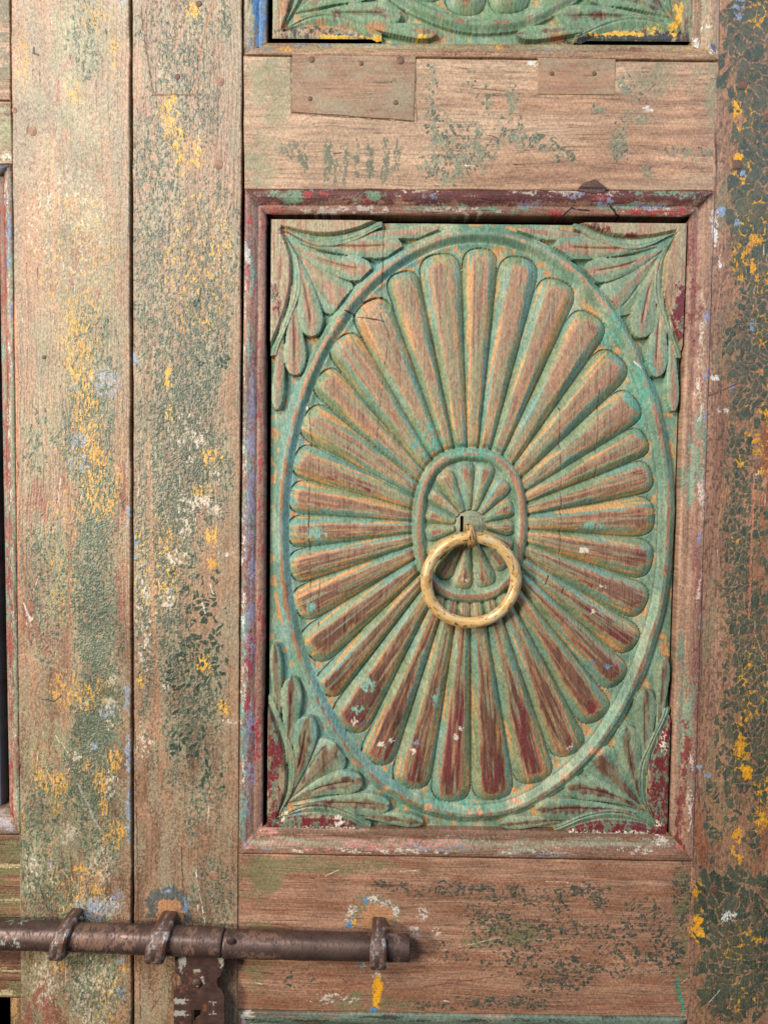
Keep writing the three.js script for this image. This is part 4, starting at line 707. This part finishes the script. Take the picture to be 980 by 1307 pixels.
  const scr = scratches([[[[68, 180], [70, 350]], 3.5, [180, 142, 112], 0], [[[90, 640], [88, 880]], 2, [150, 108, 82], 0.1], [[[78, 610], [74, 640]], 1.1, PALE, 0.1], [[[30, 770], [40, 790]], 1.6, PALE, 0.1], [[[100, 1000], [118, 1040], [128, 1060]], 1.8, [160, 158, 144], 0.1], [[[20, 380], [24, 800]], 2.6, [190, 128, 92], 0], [[[44, 60], [44, 68], [50, 70]], 1.2, [60, 52, 44], 0.3], [[[54, 893], [70, 896], [78, 889]], 1.3, [84, 72, 58], 0.4], [[[46, 1060], [44, 1100]], 1.2, [128, 160, 128], 0], ...strayMarks(60, 20, 10, 160, 1290, true)]);
  const m = surface(lsR, 0.55, (X, Y) => {
    const dk = clamp(dark(X, Y)), kx = X - knot[0], ky = (Y - knot[1]) * 0.55, kd = Math.hypot(kx, ky), bend = 26 * Math.exp(-kd * kd / 900);
    wood(Y, X + bend * Math.sign(kx) * 0.5, [mix(176, 138, dk), mix(144, 104, dk), mix(116, 80, dk)], [mix(156, 106, dk), mix(122, 76, dk), mix(96, 58, dk)], 0.8 + 0.4 * dk, 21);
    fleck(X, Y, 0.55 - 0.2 * dk, [150, 136, 112], 15, 66, 43.3, 0.1, 0.1); fleck(X, Y, 0.26, [164, 130, 102], 11, 60, 53.3, 0.2, -0.05);
    if (kd < 34) { const rg = Math.sin(kd * 1.1 + 3 * fbm(X / 9, Y / 9, 2)) * 0.5 + 0.5; lay([126, 90, 68], 0.5 * rg * S(34, 20, kd)); lay([128, 122, 98], 0.55 * S(14, 6, kd)); }
    fleck(X, Y, red(X, Y), [144, 94, 78], 7, 26, 5.5, 0.25, 0);
    fleck(X, Y, gw(X, Y), [146, 138, 110], 6, 22, 2.5, 0.26, 0.04);
    const g = gr(X, Y);
    fleck(X, Y, g * 0.62, [112, 120, 98], 2.6, 12, 3.9, 0.16, 0.1);
    islands(X, Y, g * 0.72, GREEN, [92, 104, 86], 3, 0.18, 14.4, 1, 1.6);
    fleck(X, Y, pale(X, Y) * 0.68, [188, 180, 160], 2.4, 5, 6.6, 0.2, 0.12);
    fleck(X, Y, och(X, Y) * 0.53, [200, 154, 80], 1.6, 6, 7.6, 0.1, 0.12);
    fleck(X, Y, blue(X, Y) * 0.66, [140, 152, 168], 2.8, 4.4, 8.6, 0.16, 0.12);
    scr(X, Y); mottle(X, Y, 1.2); O.q -= 0.14;
  });
  const s = mesh('stile', plank(lsQ, m, { chips: [[161, 125, 12, -3.5], [163, 650, 40, -1.4], [164, 900, 60, -1.2], [163, 1168, 12, -5], [166, 560, 16, -2]] }), m, leftDoor);
  nails([[42, 168, 6, 0, 0.6], [19, 141, 4, 0, 0.6]], s, pegM, 'wood_peg');
  nails([[57, 456, 2.5, 0, 1.4]], s, nailM, 'nail');
}
{
  const rail = (pts, layers, base, dk, off, name) => { const q = pts.map((p) => at(p[0], p[1])), r = clipRect(rectOf(q)), ms = layers.map((l) => Mask(l[0], r)); const m = surface(r, 0.55, (X, Y) => { wood(X, Y, base, dk, 1.2, off); layers.forEach(([, c, sx, sy], i) => fleck(X, Y, ms[i](X, Y), c, sx, sy, off + i, 0.16, 0.1)); mottle(X, Y); }); return mesh(name, plank(q, m, { top: -0.6 }), m, leftDoor); };
  rail([[-260, -140], [12, -140], [13.5, 127], [-260, 127]], [[[[0, 20, 16, 50, 0.6], [6, 80, 10, 40, 0.5]], [120, 118, 96], 10, 6]], [186, 150, 124], [156, 118, 92], 161, 'rail');
  rail([[-260, 129], [14, 129], [15.5, 209], [-260, 209]], [[[[4, 170, 24, 40, 0.9]], [150, 148, 116], 10, 6], [[[8, 200, 14, 8, 0.8]], [196, 196, 176], 5, 4]], [176, 142, 112], [146, 112, 86], 163, 'rail');
  rail([[-260, 1066], [27.5, 1066], [28.5, 1274], [-260, 1276]], [[[[10, 1100, 40, 40, 0.7], [10, 1160, 40, 30, 0.6], [20, 1270, 30, 20, 0.7]], [112, 108, 74], 30, 4], [[[10, 1105, 30, 6, 0.7], [14, 1150, 30, 4, 0.6], [10, 1240, 30, 5, 0.6], [8, 1268, 14, 6, 0.8]], [176, 160, 122], 14, 2.4]], [146, 100, 72], [108, 72, 52], 165, 'rail');
  const lo = [at(-260, 210), at(16, 210), at(27, 1065), at(-260, 1065)], li = [at(-260, 232), at(-5, 232), at(9.5, 1034), at(-260, 1034)];
  const ev = (f, rx, ry, k, y0, y1, st) => { const l = []; for (let y = y0; y < y1; y += st) l.push([f(y) + (rnd() - 0.5) * 5, y + (rnd() - 0.5) * st, rx, ry * (0.6 + rnd()), k * (0.6 + rnd() * 0.7)]); return l; };
  const jx = (y) => 16 + (y - 210) * 0.0129;
  const mr = mouldingMaterial([lo[1], lo[2], li[1], li[2]], true, [168, 128, 108], [132, 96, 82], [
    [ev((y) => jx(y) - 12, 5, 50, 0.8, 240, 1040, 46), [150, 60, 58], 14, 3],
    [ev((y) => jx(y) - 3, 4, 60, 0.75, 220, 1060, 50), [136, 150, 122], 18, 3],
    [ev((y) => jx(y) - 8, 4, 30, 0.6, 220, 1060, 60), [186, 190, 184], 9, 2.6],
    [[[12, 290, 4, 40, 0.9], [12, 330, 4, 20, 0.9], [16, 400, 3, 20, 0.7]], [110, 142, 184], 9, 2.6],
    [ev((y) => jx(y) - 15, 4, 60, 0.6, 400, 1000, 80), [112, 150, 136], 12, 3],
  ], 171);
  mesh('moulding', mouldingStrip(lo[1], lo[2], li[1], li[2], mr, 21), mr, leftDoor);
  const mtp = mouldingMaterial([lo[0], lo[1], li[0], li[1]], false, [120, 118, 112], [86, 84, 84], [[[[4, 214, 20, 6, 1]], [48, 56, 84], 9, 3]], 173);
  mesh('moulding', mouldingStrip(lo[0], lo[1], li[0], li[1], mtp, 22), mtp, leftDoor);
  const mbt = mouldingMaterial([lo[2], lo[3], li[2], li[3]], false, [158, 130, 116], [126, 98, 86], [[[[6, 1050, 20, 14, 0.8]], [150, 146, 156], 9, 4]], 175);
  mesh('moulding', mouldingStrip(lo[2], lo[3], li[2], li[3], mbt, 23), mbt, leftDoor);
  const lb = [at(-260, 1276), at(12, 1274), at(16, 1640), at(-260, 1640)];
  const p = [at(-260, 240, -10), at(-10, 240, -10), at(2, 1028, -10), at(-260, 1028, -10)], pm = surface(clipRect(rectOf(p)), 0.7, (X, Y) => { wood(Y, X, [96, 104, 124], [60, 66, 88], 1, 177); });
  mesh('recessed_panel', plank(p, pm, { top: -10, depth: 18 }), pm, leftDoor);
  // upright strip beside the lower opening
  const sq = [[12.5, 1275], [28.6, 1275], [29.5, 1460], [14, 1460]].map((a) => at(a[0], a[1])), sr = clipRect(rectOf(sq)), so = Mask([[18, 1290, 8, 30, 0.9]], sr);
  const sm = surface(sr, 0.55, (X, Y) => { wood(Y, X, [160, 122, 88], [118, 84, 60], 1.1, 181); fleck(X, Y, so(X, Y) * 0.6, [176, 142, 90], 4, 12, 3, 0.2, 0.1); mottle(X, Y); });
  mesh('moulding', plank(sq, sm, { top: -1.5 }), sm, leftDoor);
}

// ------------------------------------------------------------------ the iron bolt
function ironPaint(rect, base, dark, flakes, q, off) {
  const ms = flakes.map(([s]) => Mask(s, rect, 30));
  return surface(rect, 0.5, (X, Y) => {
    const n = fbm(X / 9 + off, Y / 7, 4), s = fbm(X / 40 + off, Y / 3, 2);
    put([mix(dark[0], base[0], n), mix(dark[1], base[1], n), mix(dark[2], base[2], n)]);
    lay([112, 88, 78], film(0.2, fbm(X / 7 + 5, Y / 6 + off, 3), 0.3) * 0.45);
    const pit = fbm(X / 1.8, Y / 1.8 + off, 2); tone(1 - 0.2 * S(0.62, 0.8, pit)); O.h = 0.5 + (n - 0.5) * 0.5 - 0.22 * S(0.55, 0.8, pit);
    O.q = q + (s - 0.5) * 0.2 + 0.16 * S(0.55, 0.8, pit);
    flakes.forEach(([, c, sc], i) => { const k = fleck(X, Y, ms[i](X, Y) * 0.85, c, sc, sc, off + i * 3, 0.16, 0.12); O.q += k * 0.25; });
  }, 0.0003, { metalness: 0.55 });
}
const bolt = thing('sliding_bolt', 'long rusty brown iron bolt rod sliding across both door leaves', 'bolt');
const ROD = 21;
function bar(p0, p1, r0, r1, m, off, capEnd) {                    // a hammered round bar from p0 to p1 [X, Y]
  const n = Math.max(8, Math.round(Math.hypot(p1[0] - p0[0], p1[1] - p0[1]) / 5)), seg = 28, pos = [], uv = [], idx = [], dx = p1[0] - p0[0], dy = p1[1] - p0[1], L = Math.hypot(dx, dy), ux = dx / L, uy = dy / L, rect = m.userData.rect;
  const ring = [];
  for (let i = 0; i <= n; i++) ring.push([i / n, 1]);
  ring.unshift([0, 0.9], [0.0005, 0.001]); ring[0] = [0, 0.001]; ring[1] = [0, 0.93]; ring[2] = [1.2 / L, 1];
  ring.pop(); ring.push([1 - 1.6 / L, 1], [1, 0.92], [1, 0.001]);
  for (const [t, f] of ring) for (let k = 0; k <= seg; k++) {
    const a = k / seg * 2 * Math.PI, nn = 1 + (fbm(t * L / 26 + off, Math.cos(a) * 1.5 + 4 + Math.sin(a) * 2, 3) - 0.5) * 0.09, r = mix(r0, r1, t) * f * nn, ox = Math.cos(a) * r;
    const X = p0[0] + dx * t - uy * ox, Y = p0[1] + dy * t + ux * ox;
    pos.push(wx(X), wy(Y), (ROD + Math.sin(a) * r) * U); uv.push((p0[0] + dx * t - rect[0]) / (rect[2] - rect[0]), 1 - (p0[1] + dy * t + (k / seg * 2 - 0.5) * 2.2 * r0 - rect[1]) / (rect[3] - rect[1]));
  }
  const w = seg + 1;
  for (let i = 0; i < ring.length - 1; i++) for (let k = 0; k < seg; k++) { const a = i * w + k, b = a + w; idx.push(a, a + 1, b, b, a + 1, b + 1); }
  const g = new THREE.BufferGeometry();
  g.setAttribute('position', new THREE.Float32BufferAttribute(pos, 3)); g.setAttribute('uv', new THREE.Float32BufferAttribute(uv, 2)); g.setIndex(idx); g.computeVertexNormals();
  return g;
}
{
  const r = [-20, 1130, 560, 1260];
  const m = ironPaint(r, [116, 96, 90], [80, 66, 62], [[[[142, 1192, 20, 5, 0.9], [275, 1192, 7, 7, 1.2], [292, 1194, 5, 5, 1], [20, 1200, 20, 6, 0.3], [155, 1194, 14, 5, 0.6]], [176, 180, 172], 6], [[[130, 1204, 60, 8, 0.5], [250, 1206, 40, 6, 0.4], [330, 1206, 60, 6, 0.35]], [138, 108, 92], 9], [[[70, 1185, 90, 10, 0.4], [500, 1200, 40, 16, 0.5]], [158, 130, 126], 8]], 0.43, 201);
  const a = at(-160, 1187, ROD), b = at(286, 1202.5, ROD), c = at(286.5, 1204, ROD), d = at(523, 1209.8, ROD);
  mesh('sleeve', bar(a, b, 16.8, 17.8, m, 1), m, bolt);
  mesh('rod', bar([c[0] + 0.2, c[1]], d, 17.2, 16.2, m, 2), m, bolt);
  // hanging hasp plate with its notches, rivet and slot
  const H = (px, py) => { const [X, Y] = at(px, py, 22); return new THREE.Vector2(wx(X), wy(Y)); };
  const s = new THREE.Shape([[223, 1206], [287, 1206], [286, 1236], [282, 1245], [278, 1249], [277, 1254], [279, 1260], [284, 1265], [287, 1272], [287.5, 1345], [222, 1345], [222, 1262], [229, 1259], [232, 1254], [230, 1246], [224, 1240]].map((p) => H(p[0], p[1])));
  s.holes.push(new THREE.Path([[244.5, 1287.5], [257.5, 1287.5], [257, 1297], [248, 1304], [245, 1320]].map((p) => H(p[0], p[1]))));
  const hm = ironPaint([190, 1180, 320, 1340], [116, 90, 82], [82, 60, 56], [[[[232, 1228, 7, 16, 1.1], [229, 1242, 5, 8, 0.8], [281, 1232, 6, 16, 0.8], [230, 1282, 16, 4, 1.2], [250, 1246, 8, 4, 1], [258, 1254, 4, 6, 0.8], [270, 1286, 4, 3, 1]], [190, 190, 178], 5], [[[262, 1295, 12, 10, 0.7], [240, 1260, 20, 20, 0.3]], [140, 90, 62], 6]], 0.5, 205);
  const g = new THREE.ExtrudeGeometry(s, { depth: 3 * U, bevelEnabled: true, bevelThickness: 0.8 * U, bevelSize: 0.8 * U, bevelOffset: -0.8 * U, bevelSegments: 2 });
  g.translate(0, 0, 19 * U);
  const hasp = mesh('hasp', planarUV(g, hm), hm, bolt); hasp.userData.label = 'hanging iron plate with scalloped edge';
  const [rx, ry] = at(251, 1255, 24), rivet = mesh('rivet', new THREE.SphereGeometry(6.8 * U, 20, 12), hm, hasp); rivet.scale.set(1, 1, 0.62); rivet.position.set(wx(rx), wy(ry), 23 * U);
  const [cx, cy] = at(294, 1201, 39), stud = mesh('rivet', new THREE.SphereGeometry(5.4 * U, 18, 10), m, bolt); stud.scale.set(1, 1, 0.35); stud.position.set(wx(cx), wy(cy), 38.4 * U);
}
function boltStaple(px, py, width, lean, label, off, thick = 7.5) {
  const [X, Y] = at(px, py, ROD), n = 30, pos = [], idx = [], uv = [], sec = [[-0.5, -0.5], [-0.5, 0.3], [-0.38, 0.5], [0.38, 0.5], [0.5, 0.3], [0.5, -0.5]], k = sec.length;
  for (let i = 0; i <= n; i++) {
    const t = i / n * 1.16 - 0.08, a = t * Math.PI, sn = Math.sin(clamp(a, 0, Math.PI)), cs = Math.cos(clamp(a, 0, Math.PI));
    const y = -23 * Math.sign(cs) * Math.pow(Math.abs(cs), 0.8), z = t < 0 || t > 1 ? -Math.min(10, 60 * Math.max(-t, t - 1)) : 43 * Math.pow(sn, 0.62);
    const ny = -cs * 1, nz = sn, nl = Math.hypot(ny, nz), th = thick * (0.75 + 0.45 * sn) * (1 + 0.3 * (fbm(i * 0.4 + off, off, 2) - 0.5)), w = width * (0.82 + 0.2 * sn) * (1 + 0.16 * (fbm(i * 0.3, off + 3, 2) - 0.5));
    for (const [sx, sn2] of sec) {
      const x = X + sx * w + lean * cs * 9, yy = Y + y + ny / nl * sn2 * th, zz = z + nz / nl * sn2 * th;
      pos.push(wx(x), wy(yy), zz * U); uv.push((sx + 0.5) * 0.4, i / n * 0.9);
    }
  }
  for (let i = 0; i < n; i++) for (let j = 0; j < k; j++) { const a = i * k + j, b = i * k + (j + 1) % k; idx.push(a, a + k, b, b, a + k, b + k); }
  let g = new THREE.BufferGeometry();
  g.setAttribute('position', new THREE.Float32BufferAttribute(pos, 3)); g.setAttribute('uv', new THREE.Float32BufferAttribute(uv, 2)); g.setIndex(idx);
  g = g.toNonIndexed(); g.computeVertexNormals();
  const o = mesh('bolt_staple', g, stapleM, scene);
  o.userData = { label, category: 'staple', group: 'iron staples holding the bolt' };
  return o;
}
const stapleM = surface([0, 0, 60, 100], 0.4, (X, Y) => { const n = fbm(X / 6, Y / 6, 4); put([mix(66, 132, n), mix(54, 112, n), mix(52, 104, n)]); lay([160, 156, 156], film(0.2, fbm(X / 5 + 9, Y / 5, 3), 0.14)); lay([120, 70, 46], film(0.22, fbm(X / 4, Y / 4 + 9, 3), 0.2) * 0.6); O.h = n; O.q = 0.5 + 0.2 * (fbm(X / 2, Y / 2, 2) - 0.5); }, 0.0005, { metalness: 0.35, side: THREE.DoubleSide });
boltStaple(84, 1196, 18, 0.7, 'leaning iron staple over the bolt on the left door leaf', 3, 8);
boltStaple(206, 1200, 24, 0.55, 'wide pitted iron staple over the bolt above the hanging plate', 8, 8.5);
boltStaple(483, 1208, 19.5, -0.05, 'narrow upright iron staple at the free end of the bolt', 14, 7);

// ------------------------------------------------------------------ the ring pull
{
  const rm = surface([0, 0, 360, 60], 0.4, (X, Y) => {
    const n = fbm(X / 26, Y / 12, 3), f = fbm(X / 7, Y / 3, 3);
    put([mix(214, 234, n), mix(172, 200, n), mix(104, 146, n)]); tone(1 + (f - 0.5) * 0.14);
    lay([214, 200, 172], film(0.26, fbm(X / 18 + 8, Y / 9, 3), 0.2) * 0.6);
    lay([110, 82, 50], film(-0.1, fbm(X / 6 + 3, Y / 2.4 + 7, 3), 0.07)); const sp = vn(X / 1.6, Y / 1.6); if (sp > 0.955) lay([84, 62, 42], 0.7);
    lay([168, 124, 72], film(0.1, fbm(X / 11, Y / 5 + 20, 3), 0.14) * 0.5);
    O.h = 0.5 + (f - 0.5) * 0.4; O.q = 0.36 + 0.2 * (f - 0.5);
  }, 0.00022, { metalness: 0.12 });
  const g = new THREE.TorusGeometry(56.4 * U, 7.4 * U, 28, 120), p = g.attributes.position;
  for (let i = 0; i < p.count; i++) { const x = p.getX(i), y = p.getY(i), a = Math.atan2(y, x), k = 1 + 0.01 * Math.sin(a * 2 + 0.6) + 0.004 * Math.sin(a * 5 + 1); p.setXY(i, x * k, y * k * 0.985); }
  g.computeVertexNormals();
  const ring = mesh('pull_ring', g, rm, scene);
  ring.userData = { label: 'pale gold worn metal ring hanging at the centre of the carved oval', category: 'ring pull' };
  const [X, Y] = at(600.8, 741, 8);
  ring.position.set(wx(X), wy(Y), 7.5 * U); ring.rotation.x = 0.075;
  // its eye, driven through the square hole in the hub
  const em = surface([0, 0, 60, 60], 0.4, (X2, Y2) => { const n = fbm(X2 / 6, Y2 / 5, 3); put([mix(168, 222, n), mix(128, 182, n), mix(80, 122, n)]); lay([60, 44, 34], film(0.08, fbm(X2 / 4, Y2 / 4 + 5, 3), 0.12)); O.h = n; O.q = 0.5; }, 0.0004, { metalness: 0.15 });
  const parts = [], ec = at(600, 683.5, 10), yb = ec[1];
  const eye = new THREE.TorusGeometry(11.6 * U, 3 * U, 12, 40); eye.scale(1, 1.05, 1.7); eye.rotateY(Math.PI / 2); eye.rotateZ(0.14); eye.translate(wx(ec[0]), wy(yb), 9.5 * U); parts.push(eye);
  for (const s of [-1, 1]) { const c = new THREE.CapsuleGeometry(2.4 * U, 20 * U, 4, 10); c.rotateX(Math.PI / 2 - 0.25); c.translate(wx(ec[0] - 2 + s * 1.6), wy(yb - 9), -4 * U); parts.push(c); }
  const e = mesh('ring_eye', mergeGeometries(parts.map((q) => q.toNonIndexed())), em, scene);
  e.userData = { label: 'small worn metal eye at the hub that holds the gold ring', category: 'ring eye' };
}
renderer.render(scene, camera);
